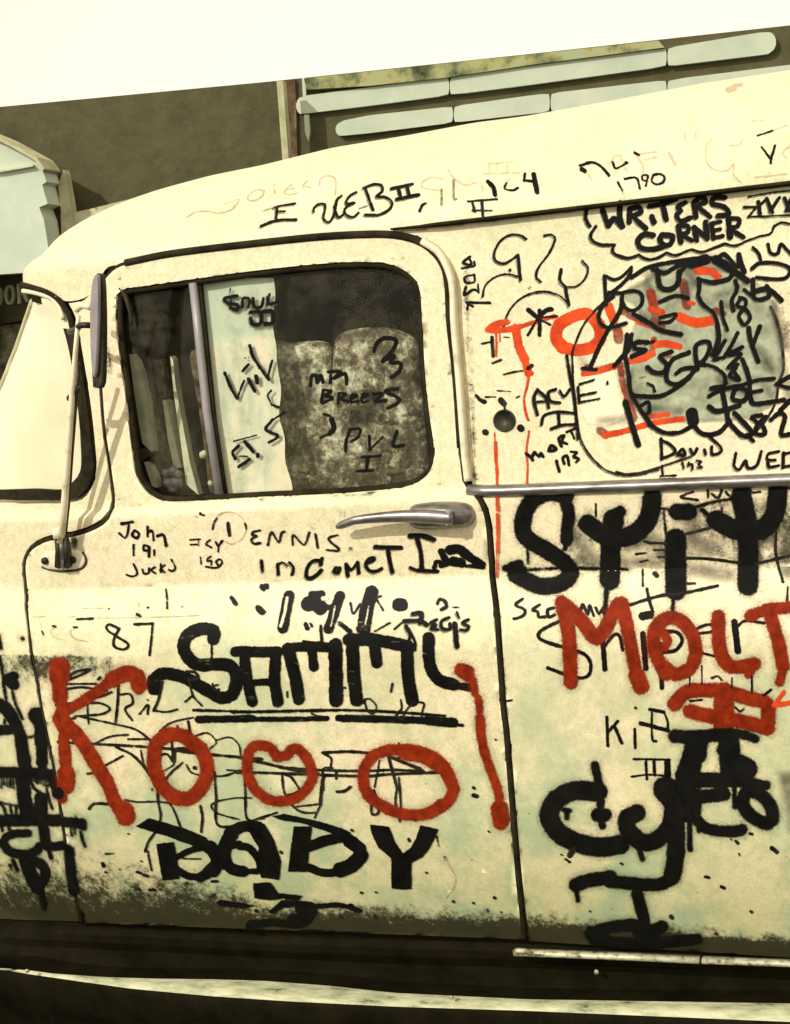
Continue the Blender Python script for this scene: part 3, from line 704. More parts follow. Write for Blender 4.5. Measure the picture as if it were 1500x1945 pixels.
for q in ([((132, 630), -.02), ((145, 626), -.06), ((152, 618), -.08), ((171, 618), -.08)], [((146, 588), -.02), ((158, 580), -.07), ((172, 584), -.085)]):
    P = smooth([on_y([a], y)[0] for a, y in q], step=.01)
    sweep('mirror_arm', P, circ(.0062, 8), DARKMETAL if q[0][0][1] > 600 else CREAMROD, mir, nrm=(0, -.3, 1))
P = np.array([on_y([q], y)[0] for q, y in (((132, 757), -.05), ((140, 748), -.062), ((148, 735), -.06))])
sweep('rod_clamp', P, circ(.007, 8), DARKMETAL, mir)
# bracket
esc = smooth([(84, 1060), (90, 1048), (110, 1046), (135, 1046), (155, 1046), (165, 1058), (164, 1072), (152, 1079), (120, 1081), (95, 1079), (85, 1072)], closed=True, step=4)
c_ = esc.mean(0); V = []; Fc = []; n = len(esc)
rr = [(1.0, .000), (1.0, .006), (.9, .009), (.4, .010)]
for s, o in rr: V += list(on_S(c_+(esc-c_)*s, o+.002))
for k in range(3):
    for i in range(n): j = (i+1) % n; Fc.append((k*n+i, k*n+j, (k+1)*n+j, (k+1)*n+i))
Fc.append(tuple(3*n+i for i in range(n)))
link('bracket_plate', V, Fc, CREAMROD, mir)
for c in ((93, 1063), (145, 1061)):
    p = on_S([c], .010)[0]
    sweep('bracket_bolt', [p, p+np.array([0, -.006, 0])], circ(.0075, 12), DARKMETAL, mir, nrm=(0, 0, 1))
P = on_S(smooth([(84, 1076), (100, 1081), (122, 1084), (150, 1081), (163, 1074), (167, 1062), (160, 1047)], step=4), .006)
sweep('bracket_lip', P, circ(.0028, 8), DARKMETAL, mir)
for x_, mt in ((112, DARKMETAL), (128, DARKMETAL), (119, GREYMETAL)):
    P = np.array([on_y([(x_-3, 1022)], -.035)[0], on_y([(x_, 1045)], -.03)[0], on_y([(x_, 1076)], -.018)[0]])
    sweep('bracket_clevis', P, [(-.005, -.006), (-.005, .006), (.005, .006), (.005, -.006)], mt, mir, scale=[.8, 1, 1.2])
P = on_y([(108, 1003), (112, 1022)], -.04)
sweep('rod_socket', P, circ(.011, 10), CREAMROD, mir)
# cab interior: lining box, far side, dashboard, seat, posts
x0_, x1_ = on_y([(60, 700)], 0)[0][0], on_y([(1900, 700)], 0)[0][0]
ZF = .55
def quad(name, pts, mat, parent, **p): return link(name, pts, [(0, 1, 2, 3)], mat, parent, shade=False, **p)
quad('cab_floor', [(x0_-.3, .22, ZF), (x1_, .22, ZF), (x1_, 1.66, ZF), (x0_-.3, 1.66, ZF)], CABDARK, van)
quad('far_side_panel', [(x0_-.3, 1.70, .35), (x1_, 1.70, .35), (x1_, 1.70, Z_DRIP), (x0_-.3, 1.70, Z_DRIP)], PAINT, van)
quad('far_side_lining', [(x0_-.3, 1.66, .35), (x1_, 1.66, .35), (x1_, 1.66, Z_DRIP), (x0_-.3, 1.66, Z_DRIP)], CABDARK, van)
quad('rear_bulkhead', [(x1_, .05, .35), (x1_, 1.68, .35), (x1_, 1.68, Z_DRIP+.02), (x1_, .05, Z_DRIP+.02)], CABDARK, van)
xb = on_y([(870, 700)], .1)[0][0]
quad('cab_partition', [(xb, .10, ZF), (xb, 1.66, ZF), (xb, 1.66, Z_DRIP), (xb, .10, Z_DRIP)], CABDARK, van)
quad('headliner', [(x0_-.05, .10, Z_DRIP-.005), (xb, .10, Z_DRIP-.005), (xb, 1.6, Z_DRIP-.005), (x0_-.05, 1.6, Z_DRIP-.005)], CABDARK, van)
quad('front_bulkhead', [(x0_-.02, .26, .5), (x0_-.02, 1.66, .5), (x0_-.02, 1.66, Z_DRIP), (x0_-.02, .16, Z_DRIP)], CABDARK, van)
def inpanel(name, poly, y, mat, thick, parent, sm=False, **pr):
    pts = np.array(poly, float) if not sm else smooth(poly, closed=True, step=8)
    A_ = on_y(pts, y); B_ = A_+np.array([0, thick, 0]); n = len(A_)
    bm = bmesh.new(); va = [bm.verts.new(p) for p in A_]; vb = [bm.verts.new(p) for p in B_]
    for t in tessellate_polygon([[Vector((p[0], p[1], 0)) for p in pts]]): bm.faces.new([va[i] for i in t]); bm.faces.new([vb[i] for i in t])
    for i in range(n): j = (i+1) % n; bm.faces.new((va[i], vb[i], vb[j], va[j]))
    bmesh.ops.recalc_face_normals(bm, faces=bm.faces[:])
    return from_bm(name, bm, mat, parent, shade=False, **pr)
D_ = lambda pts: [(x/3, 450+y/3) for x, y in pts]
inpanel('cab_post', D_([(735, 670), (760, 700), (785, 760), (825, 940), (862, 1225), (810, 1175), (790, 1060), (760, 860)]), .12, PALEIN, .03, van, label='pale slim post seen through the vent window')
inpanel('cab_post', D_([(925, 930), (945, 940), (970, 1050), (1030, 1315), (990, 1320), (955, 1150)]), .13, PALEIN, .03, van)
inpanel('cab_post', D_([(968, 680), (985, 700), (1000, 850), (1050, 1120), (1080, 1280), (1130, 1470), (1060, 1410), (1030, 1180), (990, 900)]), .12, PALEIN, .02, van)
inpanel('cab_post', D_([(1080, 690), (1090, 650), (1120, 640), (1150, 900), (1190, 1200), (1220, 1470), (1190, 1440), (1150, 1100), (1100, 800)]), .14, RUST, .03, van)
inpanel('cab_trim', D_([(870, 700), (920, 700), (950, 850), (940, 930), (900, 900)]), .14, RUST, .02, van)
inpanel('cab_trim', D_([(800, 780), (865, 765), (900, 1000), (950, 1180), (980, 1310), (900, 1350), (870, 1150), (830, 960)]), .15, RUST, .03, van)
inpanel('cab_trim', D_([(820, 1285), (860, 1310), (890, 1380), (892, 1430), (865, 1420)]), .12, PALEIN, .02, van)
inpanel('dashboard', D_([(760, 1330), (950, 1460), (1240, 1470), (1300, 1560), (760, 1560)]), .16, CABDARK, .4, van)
for k, (a, b, r) in enumerate(((945, 1345, .009), (985, 1335, .012), (1010, 1350, .010), (960, 1400, .011), (1005, 1400, .013), (985, 1430, .010), (1160, 1240, .009), (1200, 1405, .006))):
    c = on_y(D_([(a, b)]), .11)[0]; bm = bmesh.new(); bmesh.ops.create_icosphere(bm, subdivisions=2, radius=r)
    for v in bm.verts: v.co = v.co*(1+random.uniform(-.25, .2)) + Vector(c)
    from_bm('cab_knob', bm, LILAC if k < 6 else PALEIN, van)
# seat back
sp = [(500, 655), (560, 648), (630, 650), (640, 632), (700, 622), (745, 624), (775, 634), (793, 655), (799, 700), (803, 760), (812, 960), (820, 1000), (520, 1010), (430, 1010), (470, 700)]
stt = bpy.data.objects.new('seat', None); SC.collection.objects.link(stt); stt.parent = van
def cushion(name, outl, y, bulge, mat, parent):
    o_ = smooth(outl, closed=True, step=10); c = o_.mean(0); n = len(o_); V = []; Fc = []
    rg = [(1.0, .05), (1.0, .012), (.985, .004), (.95, -.004), (.8, -bulge*.8), (.5, -bulge), (.2, -bulge)]
    for s, dy in rg: V += list(on_y(c+(o_-c)*s, y+dy))
    for k in range(len(rg)-1):
        for i in range(n): j = (i+1) % n; Fc.append((k*n+i, k*n+j, (k+1)*n+j, (k+1)*n+i))
    Fc.append(tuple((len(rg)-1)*n+i for i in range(n)))
    return link(name, V, Fc, mat, parent)
cushion('backrest', [(632, 665), (650, 632), (700, 622), (750, 625), (785, 640), (798, 665), (804, 740), (815, 860), (822, 1000), (620, 1010), (625, 800)], .115, .003, SEAT, stt)
cushion('backrest', [(505, 660), (560, 650), (625, 652), (632, 700), (634, 800), (640, 1010), (500, 1010), (505, 800)], .117, .003, SEAT, stt)
cushion('seat_pad', [(500, 905), (600, 900), (780, 890), (812, 900), (820, 1010), (500, 1010)], .098, .004, SEAT, stt)
# curtain hung inside the glass
cx = np.linspace(0, 1, 36); cz = np.linspace(0, 1, 60); V = []
for j, t in enumerate(cz):
    yl = 528+t*450
    xl = np.interp(yl, [528, 960], [384, 428]); xr = np.interp(yl, [528, 560, 640, 700, 800, 900, 980], [521, 520, 519, 530, 533, 548, 562]) + 2.5*math.sin(yl*.07)
    q = np.stack([xl+(xr-xl)*cx, np.full(36, yl)], 1)
    Q_ = on_glass(q, -.007); Q_[:, 1] += .0012*np.sin(cx*9+.6*math.sin(t*3)); V += list(Q_)
Fc = [(j*36+i, j*36+i+1, (j+1)*36+i+1, (j+1)*36+i) for j in range(59) for i in range(35)]
link('window_curtain', V, Fc, CLOTH, None, label='pale mint and cream cloth hanging inside the door window', category='curtain')
# ------------------------------------------------------------------ graffiti
REG = {'A': (0, 0, 3), 'B': (500, 0, 3), 'C': (1000, 0, 3), 'D': (0, 450, 3), 'E': (400, 450, 3), 'F': (1000, 350, 3), 'G': (850, 430, 3.75),
       'H': (1050, 530, 3.3333), 'I': (930, 900, 2.6316), 'J': (930, 1350, 2.6316), 'K': (0, 900, 3), 'L': (480, 900, 3), 'M': (0, 1350, 3),
       'N': (450, 1350, 2.7273), 'O': (350, 280, 3.75)}
def parse(reg, s):
    ox, oy, k = REG[reg]; segs = []; polys = []
    for part in s.split(';'):
        part = part.strip()
        if not part: continue
        hd, body = part.split(':'); hd = hd.strip(); straight = hd.startswith('!')
        pts = [tuple(float(v) for v in p.split(',')) for p in body.split()]
        pts = [(ox+x/k, oy+y/k) for x, y in pts]
        if hd == 'P': polys.append(np.array(pts)); continue
        wd = float(hd.lstrip('!'))/k*WS[0]
        q = np.array(pts) if (straight or len(pts) < 3) else smooth(pts, step=max(2.5, wd*.3))
        segs.append((q, wd))
    return segs, polys
GN = [0]; WS = [1.0]
def graffiti(label, style, items, parent, surf=on_S, double=False, dx=0, dy=0, base=None, name='graffiti', wk=1.0):
    segs, polys = [], []; WS[0] = {'spray': 1.2, 'marker': 1.17, 'brush': 1.24, 'pen': 1.15, 'orange': 1.15, 'red': 1.18}.get(style, 1.0)*wk
    for reg, s in items:
        a, b = parse(reg, s); segs += a; polys += b
    if double:
        graffiti(label.rstrip()+', smeared edge', 'shade', items, parent, surf, False, -2.2, 3.0, name='graffiti_smear', wk=wk)
        WS[0] *= 1.0
    soft = {'spray': 12, 'red': 12, 'smoke': 22, 'green': 14, 'white': 6, 'maroon': 4}.get(style, 2.6)
    h = {'spray': 2.4, 'red': 2.4, 'smoke': 5, 'green': 5, 'white': 4}.get(style, 1.35)
    allp = np.vstack([q for q, _ in segs]+polys); mw = max([w_ for _, w_ in segs]+[0])/2+soft+h
    x0, y0 = allp.min(0)-mw; x1, y1 = allp.max(0)+mw
    X = np.arange(x0, x1+h, h); Y = np.arange(y0, y1+h, h)
    Dm = np.full((len(Y), len(X)), 1e3)
    for q, w_ in segs:
        if len(q) == 1: q = np.vstack([q, q+.1])
        for a, b in zip(q[:-1], q[1:]):
            m = w_/2+soft+2*h
            i0, i1 = np.searchsorted(X, [min(a[0], b[0])-m, max(a[0], b[0])+m]); j0, j1 = np.searchsorted(Y, [min(a[1], b[1])-m, max(a[1], b[1])+m])
            if i1 <= i0 or j1 <= j0: continue
            gx, gy = np.meshgrid(X[i0:i1], Y[j0:j1]); ab = b-a; L2 = ab @ ab + 1e-9
            t = np.clip(((gx-a[0])*ab[0]+(gy-a[1])*ab[1])/L2, 0, 1)
            dd = np.hypot(gx-a[0]-t*ab[0], gy-a[1]-t*ab[1])-w_/2
            Dm[j0:j1, i0:i1] = np.minimum(Dm[j0:j1, i0:i1], dd)
    for q in polys:
        gx, gy = np.meshgrid(X, Y); dd = np.full(gx.shape, 1e3); ins = np.zeros(gx.shape, bool)
        for k in range(len(q)):
            a, b = q[k], q[(k+1) % len(q)]; ab = b-a; L2 = ab @ ab+1e-9
            t = np.clip(((gx-a[0])*ab[0]+(gy-a[1])*ab[1])/L2, 0, 1)
            dd = np.minimum(dd, np.hypot(gx-a[0]-t*ab[0], gy-a[1]-t*ab[1]))
            c = ((a[1] > gy) != (b[1] > gy)) & (gx < (b[0]-a[0])*(gy-a[1])/(b[1]-a[1]+1e-12)+a[0]); ins ^= c
        Dm = np.minimum(Dm, np.where(ins, -dd, dd))
    mask = np.minimum.reduce([Dm[:-1, :-1], Dm[1:, :-1], Dm[:-1, 1:], Dm[1:, 1:]]) < soft
    J, I = np.nonzero(mask)
    if not len(J): return
    nx = len(X); c4 = np.stack([J*nx+I, (J+1)*nx+I, (J+1)*nx+I+1, J*nx+I+1], 1)
    u, inv = np.unique(c4, return_inverse=True); inv = inv.reshape(c4.shape)
    px = np.stack([X[u % nx]+dx, Y[u//nx]+dy], 1)
    GN[0] += 1; off = (base if base is not None else .0004+.000012*(GN[0] if surf is on_S else GN[0] % 20)) + (.0062 if parent is door and surf is on_S else 0)
    P = surf(px, off)
    o = link(name, P, inv.tolist(), INK[style], parent, attrs={'sdf': Dm.ravel()[u]})
    o['label'] = label
    return o
# --- washes and smudges first (they lie lowest)
graffiti('grey overspray behind the large letters', 'smoke', [('I', "60: 420,300 520,440 460,420; 70: 700,360 820,330 860,420; 60: 680,440 840,450; 80: 1000,180 1040,360 1120,360; 60: 1020,480 1190,500; 70: 1370,330 1480,300 1490,480")], rearp)
graffiti('pale green washed patch under the drawn face', 'green', [('H', "P: 480,60 700,-60 900,-90 1150,-40 1290,20 1400,160 1440,400 1430,640 1380,800 1240,880 1000,900 700,900 560,820 500,700 480,500 500,350 560,200 440,110")], rearp)
graffiti('fresh cream patch beside the drawn face', 'white', [('H', "P: 200,620 390,575 420,700 470,880 330,930 220,920 160,800")], rearp)
graffiti('grey smudges on the green patch', 'smoke', [('H', "30: 620,820 800,830; 40: 1080,160 1150,180; 60: 1300,450 1380,560; 30: 600,20 650,120; 50:1290,640 1380,720; 30: 300,900 440,880; 30: 180,500 220,560")], rearp)
# --- roof
graffiti('faded brown scrawl high on the cab roof', 'faint', [('O', "10: 20,498 80,462 160,455 240,468 320,450 370,410 390,370; 8: 290,405 340,385 370,372; 9: 560,310 520,300 470,330 450,365 490,382 550,350 570,310; 9: 640,260 645,330; 8: 770,265 720,300 715,330 760,335 800,325; 8: 730,300 790,290; 8: 840,300 850,260 880,240; 8: 850,275 900,285; 9: 960,275 970,225 1020,200 1070,220 1080,270 1072,335")], roof)
graffiti('I WEB II written in black marker', 'marker', [('O', "12: 640,428 700,412 790,400; 13: 660,430 655,515; 12: 680,455 715,455; 17: 548,560 620,530 700,515 795,515; 14: 920,460 925,430 960,405 1000,405 1000,450 990,500 1010,530 1040,525 1065,480 1080,410 1090,370 1120,345; 16: 1090,370 1070,430 1085,480 1100,500 1130,480; 16: 1225,320 1180,345 1150,390 1170,400 1210,395 1160,420 1140,460 1180,495 1215,490 1240,465; 17: 1290,290 1310,350 1345,445; 16: 1275,290 1340,265 1400,268 1410,310 1370,350 1430,355 1480,390 1460,440 1380,480 1285,480"), ('B', "15: 730,1075 850,1050; 17: 770,1075 785,1130; 17: 820,1065 830,1110; 18: 760,1135 885,1110")], roof, double=True)
graffiti('faded brown G L scrawl', 'rose', [('B', "9: 1020,1020 960,1010 910,1035 905,1065 960,1080 1010,1085; 9: 1050,965 1090,1020 1150,1055 1210,1040; 8: 1255,990 1460,985; 7: 1285,940 1290,985; 7: 1330,930 1335,980; 7: 1390,930 1390,980; 7: 1280,935 1420,920; 8: 1240,1040 1250,1090; 8: 1400,1020 1370,1060")], roof)
graffiti('grey strokes of the GLACH tag', 'shade', [('B', "14: 1015,1080 1015,1165; 14: 1085,1030 1085,1130 1100,1135; 10: 545,1190 590,1175"), ('O', "9: 550,460 600,440 640,428")], roof)
graffiti('AC II written in black marker', 'marker', [('B', "22: 1280,1035 1310,1070 1320,1110; 11: 1385,1045 1375,1075 1420,1085 1450,1070; 12: 890,1205 905,1170 925,1160; 10: 1165,1148 1330,1135; 14: 1190,1150 1205,1205; 16: 1245,1145 1250,1230; 9: 1190,1200 1300,1200; 12: 1490,990 1485,1030"), ('C', "24: 40,995 60,1095; 14: 0,1030 50,1035")], roof)
graffiti('faded NAFI letters', 'rose', [('C', "9: 470,935 500,890 530,885; 9: 530,885 560,960 570,975; 9: 620,880 660,940 665,980; 9: 640,880 735,865; 9: 670,910 740,895; 15: 810,870 845,940; 8: 1060,780 1020,850 1030,930 1080,970 1140,970 1180,935 1175,990 1220,1040; 8: 1160,830 1210,825 1230,790; 10: 1500,830 1460,870 1480,900; 8: 1290,690 1360,685; 8: 1385,960 1380,990; 6: 960,760 965,790; 6: 900,765 902,790; 8: 1400,745 1480,715; 8: 1300,1010 1480,990; 8: 540,1090 550,1105; 8: 340,985 370,1020; 7:505,960 510,990")], roof)
graffiti('orange smudge high on the roof', 'rose', [('C', "34: 1150,512 1180,505; 22: 1180,490 1220,482; 6: 945,738 950,738; 8: 975,740 982,738; 5: 1025,732 1028,732")], roof)
graffiti('NAFI 1790 written in black marker', 'marker', [('C', "14: 305,945 370,925 410,940 440,965 470,1000; 24: 315,965 330,975; 11: 490,925 510,960 570,930; 14: 565,925 572,928; 11: 615,870 640,885; 11: 520,1040 545,1085; 11: 560,1020 625,1015 645,1075; 10: 690,1000 662,998 660,1025 685,1028 692,1002 680,1060; 12: 722,998 712,1030 738,1050 775,1040 785,1008 755,992 722,998; 10: 1315,775 1400,745; !11: 1340,840 1385,900; 13: 1415,830 1395,900 1390,930")], roof)
# --- side panel upper
graffiti('WRITERS CORNER lettering', 'marker', [('F', "20: 435,150 465,235; 22: 465,235 500,195 545,240; 20: 545,240 530,170 535,105; 21: 585,215 590,140; 20: 590,140 640,130 650,160 610,185 680,250; 22: 715,185 725,215; 18: 700,125 780,110 850,85; 22: 775,110 795,200; 18: 905,105 860,130 880,150 855,175 880,210 935,190; 22: 955,110 965,185; 19: 955,100 1000,70 1020,100 980,125 1045,185; 20: 1130,75 1070,75 1060,110 1130,130 1150,170 1090,180; 21: 720,290 670,285 635,320 650,360 720,370 790,350; 20: 770,290 830,295 820,340 780,345 760,310 775,288; 22: 865,240 880,330; 18: 865,240 920,240 915,275 880,285 940,320; 20: 955,245 970,320; 20: 955,245 1030,310; 20: 1030,310 1020,215; 16: 1105,212 1052,224; 17: 1052,224 1060,262 1064,308; 15: 1064,306 1118,294; 14: 1060,265 1105,254; 22: 1150,200 1160,300; 18: 1150,195 1210,200 1200,240 1160,250 1235,300")], rearp, double=True, wk=1.3)
graffiti('wavy cloud line round WRITERS CORNER', 'marker', [('F', "!18: 345,130 335,190 350,225 360,238; 16: 395,240 365,290 380,325 430,345 500,345; 15: 500,345 490,380 520,405 580,420 640,402; 14: 640,402 690,428 740,422 800,390; 13: 800,390 850,405 900,385 940,372; 13: 940,372 1000,385 1060,365 1130,338; 12: 1130,338 1190,350 1260,320 1330,295; 11: 1330,295 1390,280 1410,240; 11: 1410,240 1450,218 1500,225")], rearp, double=True)
graffiti('underlined numerals beside WRITERS CORNER', 'marker', [('F', "!9: 1265,70 1400,45 1560,30; !13: 1240,130 1310,130 1265,185; !9: 1265,185 1560,172; 19: 1320,100 1330,165; 19: 1370,80 1400,160; 18: 1440,75 1390,150; 18: 1470,80 1500,150; 18: 1510,75 1480,150; 12: 1330,120 1370,80; 16: 1290,360 1320,390 1335,430; 16: 1375,340 1390,390 1430,395 1450,340 1480,370 1510,400")], rearp, double=True)
graffiti('small REOS lettering beside the door strip', 'marker', [('G', "18: 160,215 110,260 170,270 150,220; 16: 100,300 150,290 190,280 190,250; 18: 190,345 125,360 130,400 190,395 190,350; 20: 130,430 120,490 180,450 215,460; 20: 140,590 150,545 200,545 300,545; 18: 130,540 180,572; 16: 215,410 220,470")], rearp, wk=.86)
graffiti('large looping G and question curve', 'marker', [('G', "15: 560,90 520,65 450,60 380,100 335,180 340,240 400,265 450,240 500,205; 20: 500,205 510,290 520,380; 10: 510,360 430,340 340,360 270,420 250,500; 16: 445,308 447,312; 13: 690,65 740,60 765,90 730,180 650,290 630,360 665,395; 17: 810,305 800,380 840,430; 13: 840,430 920,425 980,370 1000,300 960,245; 20: 840,430 850,500 865,560; 11: 395,740 430,620 500,530 600,475 700,465 790,490 850,540; 9: 585,430 590,432")], rearp, double=True)
graffiti('red T painted beside the door', 'orange', [('G', "33: 290,735 350,695 420,680; 30: 310,740 420,735 520,712; 22: 520,712 610,685 760,640; !45: 485,725 505,850 550,950; 40: 550,950 575,1045; 14: 345,740 348,860 345,920; 9: 370,750 372,820; 13: 578,1050 570,1120 545,1230 560,1340 575,1380; 11: 580,1460 562,1600 570,1700 565,1840; 20: 600,1050 575,1050")], rearp, wk=1.22)
graffiti('red drip running down from the cap', 'orange', [('G', "7: 335,1470 338,1530; 21: 342,1540 345,1650 352,1760 352,1860")], rearp)
graffiti('red drip below the moulding', 'orange', [('I', "13: 38,60 38,110 42,180; 12: 41,200 42,300 40,390; 7: 38,400 38,520")], rearp, base=.004)
graffiti('ring of bright red paint', 'orange', [('H', "55: 60,430 20,370 40,290 130,235 220,222 290,290 300,370 250,430 150,450 70,435; 20: 60,250 150,230")], rearp, wk=1.22)
graffiti('thin dark red letters over the green patch', 'maroon', [('H', "40: 360,170 380,260; 60: 410,330 415,380; 45: 425,540 440,650 480,760; 50: 470,760 510,880; 60: 620,90 650,220; 55: 825,20 850,170; 34: 430,205 520,250 650,300; 50: 640,260 690,310; 36: 640,380 620,470; 40: 1030,200 1080,220; 26: 270,570 390,540; 40: 200,590 215,560; 50: 300,960 330,985; 20: 550,510 640,480")], rearp)
graffiti('bright red strokes over the green patch', 'orange', [('H', "26: 195,600 280,585 390,555; 40: 350,180 385,260; 44: 800,240 900,275 1000,265; 30: 480,518 570,505 630,470; 30: 650,415 720,410 800,428; 26: 330,990 450,965 620,915 820,885; 22: 620,870 730,856; 20: 860,150 890,155; 28: 620,190 690,210; 26: 540,270 640,300"), ('F', "34: 970,490 1030,495; 30: 1060,500 1090,530; 10: 960,470 1010,480")], rearp, wk=1.22)
graffiti('red spot by the fuel cap drips', 'maroon', [('H', "10: 620,600 690,615; 8: 700,500 760,490; 8: 550,625 580,620")], rearp)
graffiti('thin oval outline round the drawn face', 'pen', [('G', "13: 1500,270 1380,310 1310,355 1240,420 1180,470 1060,590 970,700 920,810 890,900 890,1000 895,1100 910,1250 925,1400 960,1540 1030,1650 1120,1730 1220,1765 1330,1765 1500,1735"), ('H', "13: 400,1222 480,1235 600,1215 720,1175 880,1120; 14: 1380,170 1420,270 1450,400 1460,560 1430,660 1410,780 1350,890 1290,960; 8: 410,1240 490,1245 600,1228")], rearp, double=True)
graffiti('thick strokes of the face drawing, left side', 'marker', [('G', "14: 850,920 870,1050 900,1200 915,1350 930,1510; !16: 1118,350 1125,480 1130,560; 14: 1118,350 1190,378 1250,350 1308,290; 15: 1308,290 1300,340 1240,410 1180,460 1130,490; 18: 1180,500 1110,560 1075,640 1100,700 1160,720 1270,690; 20: 1245,480 1230,600 1150,730 1080,860 1020,1000; 18: 1150,470 1220,475; 17: 1220,475 1330,460 1385,490 1380,560 1320,600 1270,580 1240,520; 17: 1310,770 1290,880 1190,990; 16: 960,1010 1060,1020")], rearp, double=True, wk=1.3)
graffiti('dark smeared ink across the top of the face', 'smoke', [('F', "50: 700,520 760,500; 60: 900,470 960,560; 60: 1020,430 1180,470; 50: 920,560 900,640; 40: 1180,480 1250,560; 50: 1090,640 1200,600"), ('H', "50: 480,600 500,760; 44: 540,780 600,880; 40: 560,240 680,300; 40: 1060,640 1200,720; 60: 1400,200 1470,420; 50: 1450,520 1500,760")], rearp)
graffiti('thick strokes of the face drawing, top', 'marker', [('F', "16: 600,530 700,470 850,440 1000,420 1100,430; 40: 940,450 1020,430; 34: 1080,430 1160,480; 24: 1160,480 1260,550; 20: 745,490 760,580 810,600 860,570 870,500; 17: 720,485 790,505 850,470 940,440; 17: 980,540 1060,560 1150,540 1180,500; 15: 985,600 980,640 1010,690 1060,730 1090,800 1090,900; 15: 1190,550 1200,600 1170,660 1180,720; 16: 1080,430 1130,400 1200,470 1210,400; 20: 1210,400 1220,440 1240,500; 15: 1285,480 1330,450 1430,450 1500,480 1480,530 1400,540 1310,530; 17: 1290,540 1300,650 1380,640 1370,580; 20: 1300,610 1380,600 1450,660; 13: 1220,650 1200,690 1240,700 1250,660 1215,645; 14: 1240,710 1210,750 1240,800 1275,760 1250,710; 14: 1110,670 1120,760 1145,830; 18: 610,740 700,790 760,830 880,855; 14: 760,760 850,740 820,780 760,790; 15: 760,670 850,635 920,650; 16: 985,540 985,600; 14: 930,440 880,500 870,560; 12: 1240,600 1290,640")], rearp, double=True, wk=1.3)
graffiti('thick strokes of the face drawing, middle', 'marker', [('H', "16: 500,350 480,430 390,550; 18: 470,350 460,480 480,600 495,720 560,742 680,740 780,690 870,620; 20: 905,570 850,630 790,665 730,650 720,590 760,510 860,465; 18: 780,600 820,570 890,560; 20: 600,560 640,590 700,590 720,540 680,490 750,460; 20: 915,570 905,430 970,395 995,430 960,510 915,545; 16: 930,540 1000,550 1080,600 1095,660; 20: 1040,290 1050,380 1010,480; 17: 1090,390 1050,460 1020,510 1060,500; 17: 1170,340 1130,420 1080,500; 17: 1200,430 1110,480 1190,475 1110,560 1170,540; 17: 1160,560 1120,610 1180,640 1150,590; 20: 1240,310 1255,400 1300,520; 19: 1310,300 1285,370 1265,420; 19: 600,400 530,400 520,440 590,450 500,490; 12: 590,410 640,395; 10: 600,660 635,680 645,710")], rearp, double=True, wk=1.3)
graffiti('JOE lettering at the lower right of the face', 'marker', [('H', "18: 990,740 1070,700 1200,670 1300,640 1400,630; 20: 1005,692 1080,680; 22: 1075,720 1090,820 1030,835 990,810; 19: 1150,700 1140,760 1210,770 1230,710 1180,690 1150,705; 20: 1200,510 1240,620 1255,760 1290,790 1460,765; 17: 1265,715 1320,705; 18: 1415,665 1500,615; 16: 1420,668 1500,690; 20: 1500,770 1440,830")], rearp, double=True, wk=1.3)
graffiti('looping strokes and numbers under the face', 'marker', [('H', "18: 610,920 700,970 800,970 880,930; 50: 880,850 888,895; 20: 885,920 950,980 1050,970 1120,900; 21: 1180,800 1110,830 1115,900 1200,990 1260,975 1200,900 1150,850; 18: 1320,860 1260,880 1330,930 1340,980 1290,980 1290,930 1350,870; 19: 1380,890 1430,850 1470,870 1445,980 1510,980; 15: 1230,985 1270,1025; 24: 460,780 500,920 540,1050; 18: 500,740 550,820 600,890 640,940; 16: 560,800 605,780 610,840 575,860"), ('G', "10: 1345,1560 1365,1560")], rearp, double=True, wk=1.3)
graffiti('capital E beside the oval', 'marker', [('H', "12: 170,665 260,637; 14: 160,685 168,780; 13: 165,738 275,715; 11: 178,778 295,757; 10: 345,650 347,665")], rearp, double=True)
graffiti('DAVID 193 lettering above the moulding', 'marker', [('H', "17: 685,1010 690,1140; 15: 690,1020 760,1060 770,1100 690,1135; 18: 790,1110 820,1075 835,1115 795,1110; 16: 870,1075 890,1108 912,1075; 16: 960,1080 968,1108; 15: 995,1000 1060,1060 1062,1095 1010,1110 1005,1060; 11: 820,1160 830,1195; 11: 860,1160 858,1178 882,1170 884,1205; 11: 910,1150 940,1155 920,1175 945,1190 915,1195; 12: 690,1180 695,1240; 10: 680,1248 780,1243")], rearp, double=True)
graffiti('WEB written above the moulding', 'marker', [('H', "16: 1160,1100 1148,1180 1180,1205 1220,1150 1235,1195 1290,1180 1320,1090; 15: 1430,1090 1365,1105 1360,1140 1410,1145; 15: 1360,1150 1370,1190 1430,1180; 17: 1460,1100 1455,1195; 14: 1460,1105 1520,1095; 14: 1455,1190 1520,1180")], rearp, double=True)
graffiti('ACY H lettering left of the oval', 'marker', [('G', "20: 640,1160 615,1230 640,1340; 20: 640,1165 700,1220 720,1290; 14: 640,1250 715,1245; 19: 770,1160 720,1180 730,1240 800,1255; 17: 800,1170 830,1210 870,1160; 16: 670,1410 690,1345 790,1320 905,1330; 18: 790,1330 795,1420; 18: 740,1440 830,1412 910,1410")], rearp, double=True)
graffiti('MARTY 193 lettering below ACY', 'marker', [('G', "22: 560,1620 600,1650 605,1665; 20: 600,1650 620,1610 650,1640 665,1615 680,1640; 22: 720,1600 740,1560 770,1590 730,1600; 19: 810,1565 790,1510 830,1490 815,1530 850,1550; 18: 850,1465 905,1440; 18: 880,1460 900,1510; 20: 775,1670 795,1745; 18: 830,1690 820,1650 850,1635 860,1670 865,1700; 17: 880,1605 920,1610 895,1640 935,1655 915,1680")], rearp)
